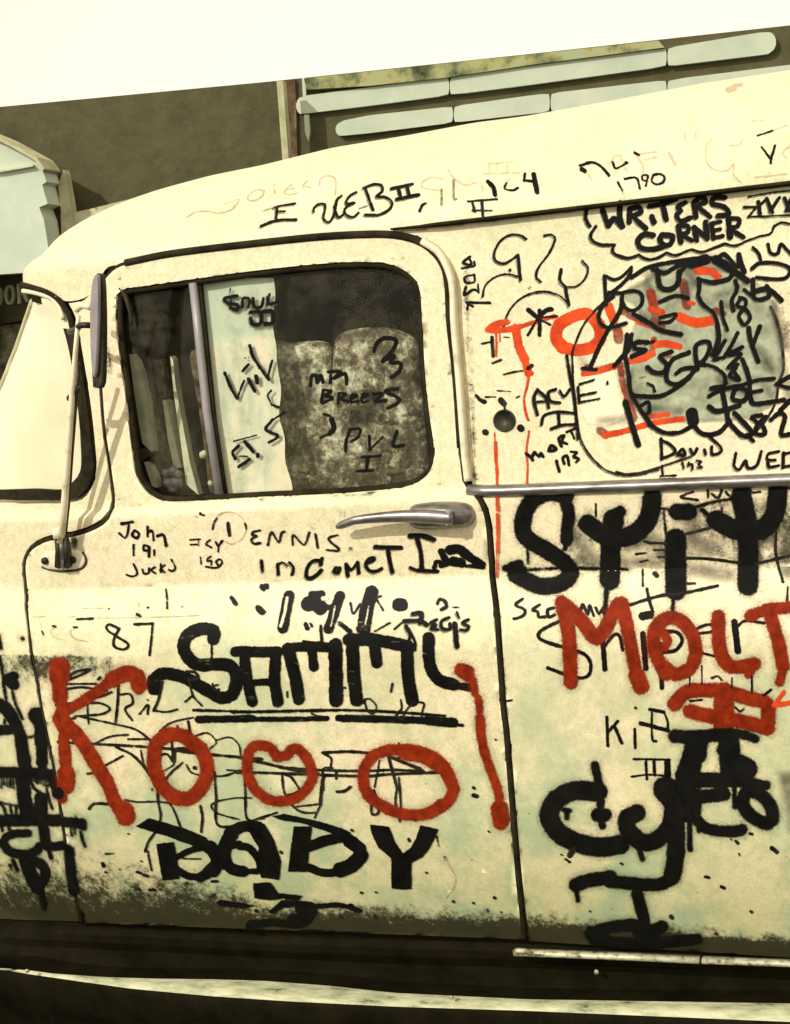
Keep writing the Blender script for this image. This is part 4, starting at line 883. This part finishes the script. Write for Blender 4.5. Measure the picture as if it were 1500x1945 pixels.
graffiti('black star scribble on the red T', 'marker', [('G', "28: 575,595 640,650; 28: 640,650 700,600 740,590; 15: 640,660 570,775; 24: 655,600 655,775; 14: 650,650 780,640; 16: 660,665 730,700")], rearp)
graffiti('black marks round the red T and the cap', 'pen', [('G', "14: 245,835 320,820; 22: 315,790 325,925; 13: 400,1055 460,1040 530,1028; 24: 575,1010 600,990; 15: 320,975 380,950; 44: 520,1435 524,1440; 38: 268,1465 272,1467; 40: 380,1240 400,1262; 22: 205,1205 230,1235; 26: 240,1240 265,1250; 7: 355,1170 450,1176; 10: 270,1215 340,1215; 16: 405,1280 408,1300; 10: 490,1220 510,1210; 7: 400,790 440,790")], rearp)
# --- side panel lower
graffiti('huge black sprayed S', 'spray', [('I', "68: 380,108 290,92 205,140 165,240 185,320 290,385 370,440 405,500 350,550 250,560 130,505; 50: 370,108 395,200 385,290 385,330; !22: 385,330 375,375; 44: 110,468 145,455; 30: 80,470 170,476; 12: 170,480 350,470; 11: 190,370 190,445")], rearp, wk=1.06)
graffiti('huge black sprayed Y shaped like a cactus', 'spray', [('I', "76: 490,250 580,310 700,310 790,230 812,120; 82: 620,225 605,350 600,530; 50: 600,215 650,190; 14: 440,470 560,475; 14: 650,475 690,478; 20: 585,560 575,700")], rearp, wk=1.06)
graffiti('huge black sprayed dotted I', 'spray', [('I', "66: 935,190 995,188; 85: 928,325 930,450 930,580; 11: 870,190 880,300; 10: 850,170 900,178; 14: 1010,170 1120,140 1230,120; 17: 920,600 912,700")], rearp, wk=1.06)
graffiti('huge black sprayed trident Y', 'spray', [('I', "78: 1130,230 1230,280 1350,280 1420,210 1440,90; 82: 1258,112 1290,300 1290,560; 20: 1060,180 1120,230; 10: 1450,60 1510,75")], rearp, wk=1.06)
graffiti('thin cracked lines across the sprayed letters', 'pen', [('I', "13: 980,300 1100,270; 14: 980,420 1100,425 1250,445; 14: 1330,450 1510,405; 13: 1430,280 1430,400 1465,540; 12: 985,550 1025,548; 9: 765,480 765,560; 9: 530,150 530,210; 11: 770,335 810,345 880,345; 9: 840,415 880,415; 9: 730,400 780,395; 9: 820,380 880,380; 9: 750,440 790,430; 22: 825,500 835,510; 9: 1490,565 1485,650; 10: 1160,165 1160,200; 8: 80,1135 110,1130")], rearp)
graffiti('small SIV scrawl above the sprayed letters', 'pen', [('I', "12: 1015,90 955,115 1040,130; 12: 1090,85 1090,115; 12: 1110,100 1140,120 1160,80; 11: 1340,50 1300,60 1310,90 1350,90; 11: 1180,90 1200,110")], rearp)
graffiti('SEOMMY lettering', 'marker', [('I', "13: 165,625 130,655 175,680 165,710 120,725; 13: 250,655 215,680 240,690 245,715 275,715; 13: 320,670 290,680 295,715 325,705; 13: 450,695 465,655 490,700 500,660 520,710; 13: 530,670 545,700 565,670")], rearp)
graffiti('Sniper script in thin black paint', 'marker', [('I', "15: 400,720 330,745 250,790 260,830 380,870 470,900 505,950 490,1010 420,1015 290,970; 22: 560,790 568,880 575,975; 15: 575,860 620,805 650,812 665,880; 25: 765,800 780,970; 36: 765,712 800,705; 13: 785,575 800,640 815,690; 19: 855,850 860,1068; 16: 850,790 930,790 962,830 930,880 870,890; 13: 1000,800 1100,790 1140,765 1080,755 1000,805 1030,880 1120,910; 28: 1222,740 1240,885; 13: 1240,760 1280,735 1370,745; 14: 560,690 700,655 850,610 950,600 1140,560")], rearp)
graffiti('red sprayed letter M', 'red', [('I', "62: 360,645 395,800 405,1040; 62: 375,655 450,725 535,820 600,730 645,650; 58: 660,645 700,830 725,960; 72: 735,1010 755,1060")], rearp)
graffiti('red sprayed letter O', 'red', [('I', "58: 880,1000 830,900 822,790 880,722 950,730 1010,800 1030,890 1000,970 930,1000 870,960; 40: 862,790 888,830 872,865")], rearp)
graffiti('red sprayed letter L', 'red', [('I', "60: 1142,715 1148,860 1180,945 1240,965 1320,950; 40: 1310,970 1295,1000")], rearp)
graffiti('red sprayed letter T', 'red', [('I', "50: 1300,710 1380,680 1520,665; 58: 1400,700 1445,850 1465,960; 40: 1465,960 1450,1040")], rearp)
graffiti('red sprayed double bar', 'red', [('I', "62: 925,1150 980,1090 1080,1080 1180,1090 1290,1120 1385,1150 1390,1250; 62: 1000,1185 1100,1210 1250,1235 1390,1270; 86: 1170,1090 1170,1280; 40: 1172,1300 1175,1350")], rearp)
graffiti('bright red stroke at the end of the double bar', 'orange', [('I', "24: 1425,1155 1470,1148 1520,1140; 20: 1470,1090 1440,1130")], rearp)
graffiti('thin black drips under the red letters', 'pen', [('I', "7: 1000,1010 1000,1060; 7: 1060,960 1060,1050; 7: 1210,1020 1210,1070; 9: 1310,1010 1310,1090; 11: 1370,1105 1405,1078; 10: 1110,1020 1140,1010 1160,1030; 12: 1225,1165 1250,1185 1270,1175; 9: 1000,1135 1060,1128")], rearp)
graffiti('KIP III lettering', 'marker', [('J', "13: 585,30 590,175; 12: 640,50 592,105; 13: 625,80 660,160; 13: 725,92 727,185; 9: 810,10 812,140 832,150; 15: 800,-8 870,5; 9: 870,5 888,50 890,95; 18: 755,62 890,97; 10: 720,240 900,243; 12: 780,255 785,340; 14: 820,255 825,320; 28: 887,250 890,318; 8: 710,328 800,318 900,327"), ('I', "12: 728,1168 730,1170")], rearp)
graffiti('black sprayed TECO lettering', 'spray', [('J', "54: 925,125 1010,130 1130,120; 36: 1150,110 1230,110 1325,138; 84: 1195,150 1205,250 1205,330; 84: 1030,150 1010,240 980,320; 60: 960,360 1090,345 1250,345; 40: 1250,345 1380,372; 84: 1230,260 1285,290; 100: 880,390 930,450 950,500; 56: 960,390 1040,425 1170,415; 64: 1020,450 1015,520; 46: 1015,520 1080,585 1200,602 1262,592; 54: 1290,395 1262,450 1300,520 1390,562 1415,510 1370,430 1300,395; 20: 1222,370 1225,480; 22: 998,500 1000,690; 18: 1038,560 1046,600; 30: 1170,150 1150,200; 70: 1050,150 1040,220; 60: 1040,180 1010,320; 60: 1180,200 1190,330; 50: 960,330 1180,345; 60: 880,430 960,470")], rearp, wk=1.06)
graffiti('black sprayed capital C with an arrow through it', 'spray', [('J', "78: 540,405 430,398 335,440 297,520 340,605 430,655 550,680 650,668; 34: 525,270 548,380 555,470; 56: 540,520 575,520; 30: 555,540 562,575; 20: 370,495 400,500; 22: 386,500 386,535")], rearp, wk=1.06)
graffiti('black sprayed y with a hooked tail', 'spray', [('J', "70: 735,510 690,530 690,590 760,655 840,640 905,560 915,440; 72: 928,500 930,700 912,820; 52: 912,840 830,868 700,860 600,850; 56: 600,828 500,845 430,868; 20: 432,880 440,945; 22: 748,690 762,738")], rearp, wk=1.06)
graffiti('black sprayed I standing on a double bar', 'spray', [('J', "50: 738,915 760,1000 775,1080; 50: 505,1115 600,1080 720,1065; 46: 520,1140 650,1158 800,1160 930,1148 1035,1138; 52: 860,1078 800,1105; 60: 740,1085 790,1140; 24: 500,1085 500,1130")], rearp, wk=1.06)
graffiti('small black specks of thrown paint', 'pen', [('J', "18: 1410,685 1435,705; 14: 1078,828 1095,832; 14: 1158,878 1172,884; 14: 1230,650 1240,660; 8: 1205,640 1210,645; 10: 380,740 400,755; 8: 355,715 365,720; 10: 655,760 665,765; 8: 1245,712 1250,720; 14: 1300,612 1310,616; 8: 500,1000 504,1002; 18: 905,1025 912,1035; 10: 1130,1110 1134,1114; 14: 1305,1000 1310,1005; 10: 35,135 38,140; 14: 25,920 32,930; 26: 420,690 400,720")], rearp)
graffiti('dark speckled stain at the right edge', 'smoke', [('J', "P: 1440,310 1520,300 1540,640 1500,600"), ], rearp)
# --- door glass
graffiti('SOUL JJ on the glass over the curtain', 'marker', [('E', "16: 150,335 80,350 100,380 150,385 150,415 110,405; 6: 112,290 118,410; 15: 180,400 185,350 220,355 215,400; 16: 240,350 250,400 290,395 300,350; 14: 335,325 330,380 380,372; 20: 225,430 280,430 285,490 240,498 228,462; 20: 300,425 350,425 350,488 310,495; 12: 320,340 322,385")], door, surf=on_glass, double=True)
graffiti('angular LIL lettering on the glass', 'marker', [('E', "17: 222,620 245,690 330,812; 13: 325,800 350,705; 17: 80,775 115,860 150,920; 12: 150,920 190,820; 16: 182,765 215,728; 20: 215,810 250,878; 20: 258,795 265,832; 7: 195,690 200,692; 6: 215,685 218,690")], door, surf=on_glass)
graffiti('number 5 and small hook on the glass', 'marker', [('E', "11: 420,1000 350,1045; 17: 352,1042 315,1098 380,1130 370,1150 330,1172; 10: 345,875 325,905 345,950; 13: 350,958 385,970")], door, surf=on_glass)
graffiti('GI scrawl low on the glass', 'marker', [('E', "9: 130,1165 260,1130; 16: 160,1190 125,1228 140,1265; 20: 195,1168 243,1225; 16: 160,1310 220,1268; 20: 268,1240 268,1250; 8:165,1250 210,1250")], door, surf=on_glass)
graffiti('MR BREEZE lettering on the glass', 'marker', [('E', "20: 568,845 575,795 600,790 608,830 625,790 640,828; 18: 685,790 680,830; 18: 670,770 740,768 700,805 765,780 775,838; 17: 640,875 630,940; 16: 640,870 685,880 650,905 695,920 640,945; 14: 730,890 725,945; 14: 730,890 770,895 740,920 780,940; 13: 800,925 835,905 805,900 800,940 840,935; 13: 860,920 892,900 862,900 865,940 895,935; 17: 930,895 980,895 940,935 1000,932; 18: 1065,865 995,880 1070,920 1060,950 1010,975")], door, surf=on_glass)
graffiti('number 3 on the glass near its top right corner', 'marker', [('E', "22: 932,650 950,600 1000,575 1055,590 1040,640 980,710; 20: 980,705 1045,680 1025,715 1080,720 1075,765 1030,800")], door, surf=on_glass)
graffiti('closing bracket mark in the middle of the glass', 'marker', [('E', "12: 640,1010 680,1020; 28: 690,1040 702,1090 680,1120; 12: 680,1120 625,1145")], door, surf=on_glass)
graffiti('PVL I on the glass', 'marker', [('E', "16: 792,1105 772,1165 768,1222; 14: 790,1098 850,1095 840,1140 800,1165; 17: 905,1135 905,1215; 12: 905,1215 980,1140; 20: 1060,1110 1040,1190 1100,1188; 14: 865,1255 965,1248; 19: 895,1260 888,1330; 15: 832,1335 925,1330")], door, surf=on_glass)
# --- door
graffiti('JOHN 191 SUCKS in small black letters', 'marker', [('K', "18: 702,280 765,270; 13: 745,290 735,340 720,360 690,335; 15: 775,318 762,345 790,362 800,335 778,318; 14: 850,298 850,352; 12: 852,335 868,318 880,332 884,375; 18: 905,350 940,345 955,405; 12: 770,400 770,460; 12: 855,410 830,402 828,432 858,430; 13: 860,415 858,468; 11: 888,430 888,460; 12: 770,510 792,560 765,580 730,570; 12: 820,540 830,565 855,560 858,535; 11: 892,527 870,545 895,562; 12: 925,510 925,555; 11: 948,515 928,535 945,555; 12: 985,485 1008,530 990,550 970,540")], door, wk=.86)
graffiti('ACY 190 in small black letters', 'marker', [('K', "11: 1092,372 1150,368; 11: 1097,400 1140,396; 9: 1140,375 1140,405; 13: 1205,372 1182,395 1212,415; 12: 1238,385 1252,405 1275,378; 8: 1255,410 1252,440; 10: 1150,470 1155,510; 10: 1210,465 1190,480 1190,495 1212,490 1212,515; 11: 1180,525 1245,530 1275,500 1262,482 1240,495 1252,518")], door, wk=.86)
graffiti('faded circle round the D of DENNIS', 'faint', [('K', "7: 1225,270 1250,235 1290,215 1360,225 1410,290 1390,360 1330,395 1290,380; 7: 1115,235 1135,245"), ('L', "7: 510,215 505,240; 7: 530,210 528,240; 6: 340,300 355,310")], door)
graffiti('DENNIS in thin black letters', 'pen', [('K', "11: 1220,310 1228,275 1245,250; 19: 1308,278 1315,345; 9: 1405,280 1412,310; 11: 1150,225 1170,232; 12: 1490,318 1450,328 1445,345 1470,350 1440,370 1455,395 1490,390"), ('L', "12: 95,400 115,330 155,385 172,335 190,325; 11: 235,400 240,345 300,400 330,330; 12: 365,340 372,380 378,415; 12: 490,345 440,362 455,388 495,420 490,435 430,430")], door)
graffiti('IN COMET I lettering above the door crease', 'marker', [('L', "15: 58,490 65,550; 14: 150,512 155,568; 10: 145,515 180,500 205,522; 14: 218,500 240,530 232,568; 18: 402,478 394,512; 17: 396,490 350,492 318,535 314,580 342,590 378,566 398,545; 16: 482,530 470,552 495,560 502,532; 18: 540,510 550,575; 14: 545,515 570,540 605,500; 18: 605,500 612,560; 16: 655,505 690,492 700,475 670,478 650,510 670,545 710,550 742,535; 21: 705,412 850,416; 19: 775,418 790,500 803,555; 24: 905,348 970,348 1038,370; 21: 942,352 965,450 970,545; 17: 905,530 950,545 1060,550")], door, double=True)
graffiti('dark scribbled blob at the end of COMET', 'brush', [('L', "22: 1040,530 1055,495 1095,515; 32: 1080,440 1110,500; 44: 1130,430 1180,425 1240,470; 40: 1240,470 1310,515; 46: 1150,495 1195,505; 24: 1080,520 1130,500; 20: 1220,520 1320,525")], door)
graffiti('bold black 19Y with dots', 'brush', [('L', "28: 65,650 85,648; 28: 40,770 65,790; 16: 60,640 70,665; 50: 215,700 195,790 180,880; 70: 325,745 360,730 390,765; 34: 345,695 400,690; 26: 400,760 460,760 500,700; 46: 505,700 470,800 440,885; 62: 685,680 655,780 640,880; 60: 840,750 855,752; 22: 310,860 320,880; 14: 338,855 345,870; 24: 505,855 560,900; 12: 395,870 402,950; 16: 1060,745 1070,720 1100,730 1110,760 1080,778; 10: 1145,765 1180,765; 9: 600,880 605,905")], door)
graffiti('thin YK over the bold 19Y', 'pen', [('L', "11: 565,740 580,800 620,745; 11: 700,700 750,780; 11: 690,720 740,700; 9: 790,850 700,900; 9: 815,885 870,840")], door)
graffiti('cream highlights left inside the bold letters', 'cream', [('L', "15: 205,712 190,800 168,870; 7: 478,760 455,870; 7: 670,760 650,860; 22: 410,715 430,715"), ('K', "9: 1060,915 1040,960 1040,990")], door)
graffiti("REG'S lettering right of the bold dot", 'marker', [('L', "22: 920,800 970,800 960,850; 20: 870,840 960,840 1000,862; 15: 1055,832 1022,850 1050,862 1022,880 1060,888; 15: 1125,820 1082,842 1088,882 1130,885 1130,855; 24: 1158,855 1170,980; 11: 1170,790 1182,822; 14: 1235,832 1202,850 1238,872 1222,892 1190,888; 16: 880,870 905,920 900,940")], door, double=True)
graffiti('big black brushed capital S of SAMMY', 'brush', [('K', "58: 1225,940 1225,895 1150,885 1070,930 1060,1010 1130,1080 1240,1080 1330,1095 1358,1170 1330,1250 1270,1270 1180,1222 1060,1155 950,1132 885,1165 885,1220; 11: 1215,950 1215,1050; 26: 920,1190 905,1240")], door)
graffiti('big black brushed letter A of SAMMY', 'brush', [('L', "48: -90,1010 20,1012 150,1010; 52: -40,1030 -25,1150 5,1290; 52: 140,1020 132,1150 150,1295; 32: -20,1185 110,1178")], door)
graffiti('first big black brushed letter M of SAMMY', 'brush', [('L', "58: 212,995 245,1130 270,1275; 46: 210,990 340,980 470,990; 44: 345,990 355,1095; 64: 478,975 482,1150 482,1285; 20: 300,955 380,975")], door)
graffiti('second big black brushed letter M of SAMMY', 'brush', [('L', "58: 555,945 700,945 890,980; 60: 575,960 582,1130 600,1285; 52: 700,960 712,1070; 58: 885,985 892,1150 915,1285; 14: 905,980 930,1000 925,940 880,870")], door)
graffiti('big black brushed letter Y of SAMMY', 'brush', [('L', "56: 1010,935 1015,1080 1065,1165 1150,1195; 34: 1150,1195 1245,1212")], door)
graffiti('double underline below SAMMY', 'brush', [('L', "14: -110,1352 0,1350 500,1340 800,1350 1100,1372; 24: 0,1390 200,1392 430,1386; 34: 500,1385 800,1392 1050,1400; 44: 1000,1398 1150,1412; 14: 1150,1420 1200,1425"), ('K', "14: 1110,1340 1300,1345 1440,1350; 34: 1140,1392 1300,1390 1450,1386")], door)
graffiti('small looped signs at the SAMMY underline', 'pen', [('L', "9: 635,1300 650,1278 680,1280 712,1320 690,1360 660,1340 645,1290; 10: 850,1280 855,1330 825,1370 860,1395 870,1360 920,1300 980,1300 975,1340 965,1385; 13: 803,1190 795,1235; 12: 520,1212 535,1212; 10: 205,1235 205,1265; 10: 345,1360 380,1375")], door)
graffiti('faded TCC letters', 'faint', [('K', "6: 200,820 270,815; 6: 235,830 250,880; 6: 330,870 300,900 330,935 370,945; 6: 450,875 410,900 440,940 510,955; 6: 535,825 800,822 1150,810; 6: 390,820 440,815; 5: 800,740 800,800; 5: 480,770 590,770")], door)
graffiti('number 87 and dashes in black pen', 'marker', [('K', "12: 450,832 535,828; 12: 690,885 630,860 620,890 680,930 740,970 720,998 665,985 660,940 690,885; !13: 775,860 880,855; 11: 880,855 872,940 862,1030; 8: 955,660 962,720; 11: 960,735 962,770; 22: 1328,712 1352,745; 14: 790,805 806,812; 8: 850,765 853,767; 7: 628,772 630,774; 7: 250,895 262,920; 9: 315,870 330,872; 9: 430,876 450,876; 7:1045,760 1048,762")], door)
graffiti('thin black script between the red letters', 'pen', [('K', "13: 685,1200 680,1300 668,1410; 11: 690,1252 750,1250 765,1300 722,1335 762,1397; 11: 805,1362 852,1310 850,1362; 8: 848,1280 852,1284; 14: 935,1180 912,1280 885,1342; 10: 885,1342 960,1350 1020,1335; 12: 1085,1165 1110,1260 1157,1312; 10: 1110,1255 1065,1292; 15: 1075,1120 1120,1125 1135,1160 1085,1165; 9: 1220,1190 1225,1225 1257,1220; 9: 1220,1205 1252,1195; 9: 1330,1170 1315,1210; 12: 400,1150 450,1120 525,1108 470,1140 385,1172; 10: 385,1192 560,1190; 12: 380,1222 480,1210 620,1232; 13: 330,1312 480,1290 600,1255 645,1238; 12: 500,1300 580,1300 635,1330 590,1362 440,1375; 14: 570,1165 580,1155; 11: 470,1378 620,1410 780,1450 870,1515; 10: 920,1460 960,1425 1010,1402 1110,1382; 9: 505,1260 515,1420; 12: 345,1400 440,1385")], door)
graffiti('thin black lines tangled round the red rings, left', 'pen', [('M', "14: 345,172 600,185 860,200; 15: 860,200 1000,212 1100,232 1500,268; 10: 550,180 640,140 740,130; 11: 740,155 862,155; 13: 670,200 770,250 850,340 900,430 912,520 925,580 920,620; 10: 530,350 600,310 710,250; 12: 510,352 550,345; 10: 720,500 800,512 900,510 1040,525; 12: 835,790 855,735 888,690; 11: 850,790 872,895; 8: 812,220 830,300 870,335 940,335 1000,300; 10: 950,480 1000,560 1040,660; 12: 1048,290 980,350 920,430; 13: 1230,340 1240,480 1250,640 1390,640; 9: 1400,340 1410,480 1415,605 1510,605; 8: 1440,490 1340,490 1230,515 1215,545 1260,580 1370,610; 14: 1150,535 1162,600 1155,680; 11: 980,110 990,200 1000,290; 22: 1000,220 1000,280; 10: 1020,80 1025,160; 13: 1082,55 1100,160; 8: 1110,140 1190,120 1240,170 1205,210; 8: 1240,160 1320,145 1370,190 1380,260; 9: 1070,300 1100,345 1160,362; 19: 1118,318 1121,319; 9: 1230,368 1300,360 1380,330; 9: 1300,330 1400,335; 15: 520,550 545,522 628,522; 8: 1050,830 1150,832; 10: 915,250 960,240 990,280; 26: 1020,215 1090,215; 14: 875,440 876,445"), ], door)
graffiti('thin black lines tangled round the red rings, right', 'pen', [('N', "13: 0,233 150,262 250,290 430,320; 12: 30,240 250,285 430,300 650,305 800,300 970,305; 13: 0,312 250,318 640,332 800,322 1050,312; 14: 450,210 600,205 720,215; 10: 455,215 495,240 492,285; 11: 500,290 460,290 450,320 455,400; 15: 455,330 445,400 440,480; 15: 800,232 880,265 970,305; 9: 820,240 960,290; 14: 790,225 810,300 835,390; 11: 835,390 828,470 850,565; 11: 845,340 855,480 850,560; 7: 745,250 720,390; 12: 715,405 740,490 735,525 705,525 702,480; 14: 525,412 560,410 595,387; 10: 45,250 50,400 60,550 130,545 215,520; 9: 300,492 350,485 440,475; 11: 240,320 255,420 300,490 350,518 410,520; 10: 255,325 290,340 335,405; 12: 335,405 300,425 260,432; 9: 440,480 410,545; 12: 520,300 522,345; 9: 845,160 845,200; 14: 845,240 845,250")], door)
graffiti('red sprayed letter K on the front of the door', 'red', [('K', "98: 350,1098 350,1150; 74: 348,1180 355,1270; 60: 355,1250 365,1330 350,1390 370,1440; 80: 800,1195 790,1150; 78: 790,1150 730,1130 650,1165; 52: 650,1165 570,1230 480,1290 380,1350 340,1390; 46: 800,1190 800,1225"), ('M', "70: 360,20 385,70 400,110; 52: 375,120 378,200; 58: 378,200 385,290; 84: 388,350 388,420; 40: 370,460 370,500; 70: 400,80 470,160 560,300 620,400; 66: 620,400 660,500 700,570; 92: 718,560 726,590")], door)
graffiti('first red sprayed ring', 'red', [('M', "70: 975,128 905,175 885,260 905,370 970,460 1060,495 1140,450 1190,340 1165,230 1100,170 1030,130 960,128")], door)
graffiti('second red sprayed ring, notched at the top', 'red', [('N', "46: 215,232 190,195 140,172 85,185 62,250 72,350 140,435 230,462 330,435 395,350 385,270 330,195 290,195 262,225 215,232")], door)
graffiti('third red sprayed ring, widest of the three', 'red', [('N', "50: 790,195 710,230 660,310 680,420 770,490 880,530 990,525 1090,470 1125,400 1090,300 1010,225 900,195 790,195; 60: 880,215 980,235 1070,290; 55: 1080,300 1130,400; 50: 1000,520 1060,480")], door)
graffiti('long red drip ending in a blob by the door seam', 'red', [('L', "62: 1190,1108 1230,1118; 40: 1175,1120 1230,1160; 36: 1245,1130 1262,1180 1272,1245; 36: 1290,1270 1300,1350; 46: 1300,1380 1302,1440; 36: 1300,1440 1300,1500"), ('N', "40: 1262,40 1275,150 1305,260 1345,370 1362,440; 76: 1365,500 1372,560")], door)
graffiti('black blocky letter D of DABY', 'marker', [('M', "P: 780,650 858,602 1050,655 1185,712 1205,745 1130,765 960,705; P: 898,748 1000,735 1018,830 1030,942 935,956; 66: 1205,765 1250,830 1225,895; 50: 1225,895 1150,935; 34: 1150,935 1080,928 1015,890; 30: 1010,825 1090,785 1180,765; 40: 1180,770 1225,800; 50: 1235,860 1190,905")], door)
graffiti('black blocky letter A of DABY', 'marker', [('N', "64: -22,625 -62,720 -55,775; 50: -55,775 -10,812 40,820; 26: 40,820 110,820; 50: -22,620 40,590 120,592; P: 110,568 150,575 200,660 237,770 226,862 132,852 110,770 120,700 60,600; 34: 18,690 70,700 120,760 130,800; 30: -60,700 20,680")], door)
graffiti('black blocky letter B of DABY', 'marker', [('N', "P: 302,588 395,590 383,700 370,822 270,822; P: 188,538 250,524 420,560 560,602 598,622 560,655 480,618 350,575 230,556; 48: 375,695 450,668 560,640; 60: 590,665 640,705 648,740; 66: 648,740 600,790 540,812; 36: 540,820 460,828 380,800; 50: 560,640 610,670")], door)
graffiti('black blocky letter Y of DABY', 'marker', [('N', "P: 695,580 795,590 825,670 865,728 905,700 935,650 955,582 1050,605 1010,690 970,745 910,775 910,910 870,914 806,908 805,755 740,700 710,640; 8: 1040,640 1050,690")], door)
graffiti('black number 3 between two dashes', 'marker', [('N', "P: 90,880 180,875 220,930 350,945 320,972 240,960 170,968 97,958; P: 165,1030 240,965 330,970 320,1000 250,1005 200,1035; 60: 340,1005 380,1010; 64: 385,1015 350,1065 300,1075; 34: 300,1090 180,1082 90,1092; 46: 82,1095 78,1105; 22: 420,998 540,993 640,1020; 16: 590,992 600,994"), ('M', "P: 1240,1075 1260,1060 1400,1080 1465,1095 1400,1112 1260,1100")], door)
graffiti('paint specks and chips low on the door', 'pen', [('M', "15: 790,905 810,912; 15: 825,922 848,928; 14: 780,1000 800,1003; 15: 860,1005 866,1008; 18: 880,1005 888,1008; 10: 920,1003 924,1005; 12: 1068,965 1078,968; 8: 1155,960 1160,962; 12: 1215,958 1245,958; 14: 1215,1045 1230,1035; 8: 610,805 655,800; 8: 690,890 695,892; 20: 595,860 600,870; 10: 610,905 615,907; 8: 738,690 742,692; 8: 812,843 816,846"), ('N', "12: 648,928 656,930; 10: 725,926 728,927; 12: 1125,973 1130,976; 10: 1228,980 1232,984; 14: 1338,953 1342,957; 10: 1302,1015 1304,1020; 8: 1372,1028 1374,1030; 12: 540,1050 545,1055; 10: 720,1045 722,1060; 9: 985,826 990,828; 14: 1230,390 1235,395; 20: 1232,430 1248,435; 8: 1345,142 1348,145; 10: 1308,615 1312,618; 16: 232,718 238,724; 12: 600,608 606,612; 9: 1080,745 1085,760; 14: 110,1025 105,1020; 12: 895,655 900,665")], door)
graffiti('faint rust trickle near the door edge', 'faint', [('N', "7: 1080,745 1110,800 1135,850 1120,910 1075,965")], door)
# --- front panel
drips = []
for x in range(8, 330, 17): drips.append("%d: %d,375 %d,%d" % (random.choice((8, 10, 14)), x, x+2, 395+random.randint(0, 50)))
for x in range(10, 480, 16): drips.append("%d: %d,640 %d,%d" % (random.choice((8, 10, 14)), x, x+3, 660+random.randint(5, 45)))
front_items = [('M', "46: 40,-20 90,60 120,150; 54: 120,150 140,300 150,330; 40: 150,260 155,330; 62: 130,380 140,490 155,580; 62: 215,20 235,70 240,180; 50: 240,180 240,290; 40: 240,290 242,320; 50: -60,350 150,352 315,365; 46: 300,380 320,430 325,470; 52: -60,625 150,622 330,622; 60: 235,500 232,580; 44: -60,110 20,108 100,100; 14: 0,520 30,570 55,680; 10: 0,520 70,535 110,540; 10: 130,150 170,150 205,135; 36: 20,760 30,725 80,700 160,695; 40: 15,750 60,800 140,815 200,800 225,770; 60: 145,830 170,920 215,1000; 44: 215,1000 255,950 250,890 200,850; 26: 235,1020 250,1100; 14: 250,1100 252,1125; 18: 75,850 100,905; 46: 245,640 260,740; 40: 265,770 330,770 355,765; 20: 275,780 290,835; 14: 170,385 195,440 230,465; 12: 265,420 275,480 300,560; 12: 60,545 72,600; 12: 95,545 95,600; 12: 60,875 64,885"), ('M', '; '.join(drips[:20])),
               ('K', "44: 40,1170 80,1150; 50: 60,1180 80,1200; 14: 70,1230 90,1310 128,1395; 52: 0,1310 60,1370 110,1470; 60: 200,1370 225,1410; 54: 225,1410 240,1500; 13: 0,1040 20,1160; 20: -10,920 5,990; 14: 20,1190 40,1310; 12: 0,1290 10,1320; 12: 30,1400 20,1470; 18: 130,936 131,938")]
graffiti('black dripping lattice and number 87 on the front fender', 'spray', front_items, frontp, wk=1.12)
graffiti('end of the dripping bars lapping onto the door', 'spray', [('M', "48: 385,625 450,628 470,640; 40: 480,625 484,650; 18: 470,680 480,720 495,760; 12: 415,650 420,700; 12: 435,650 438,690; 40: 395,770 410,780; 50: 405,790 412,880 430,1015; 44: 345,455 350,470; 8: 370,590 372,600; 10: 440,590 442,594")], door)
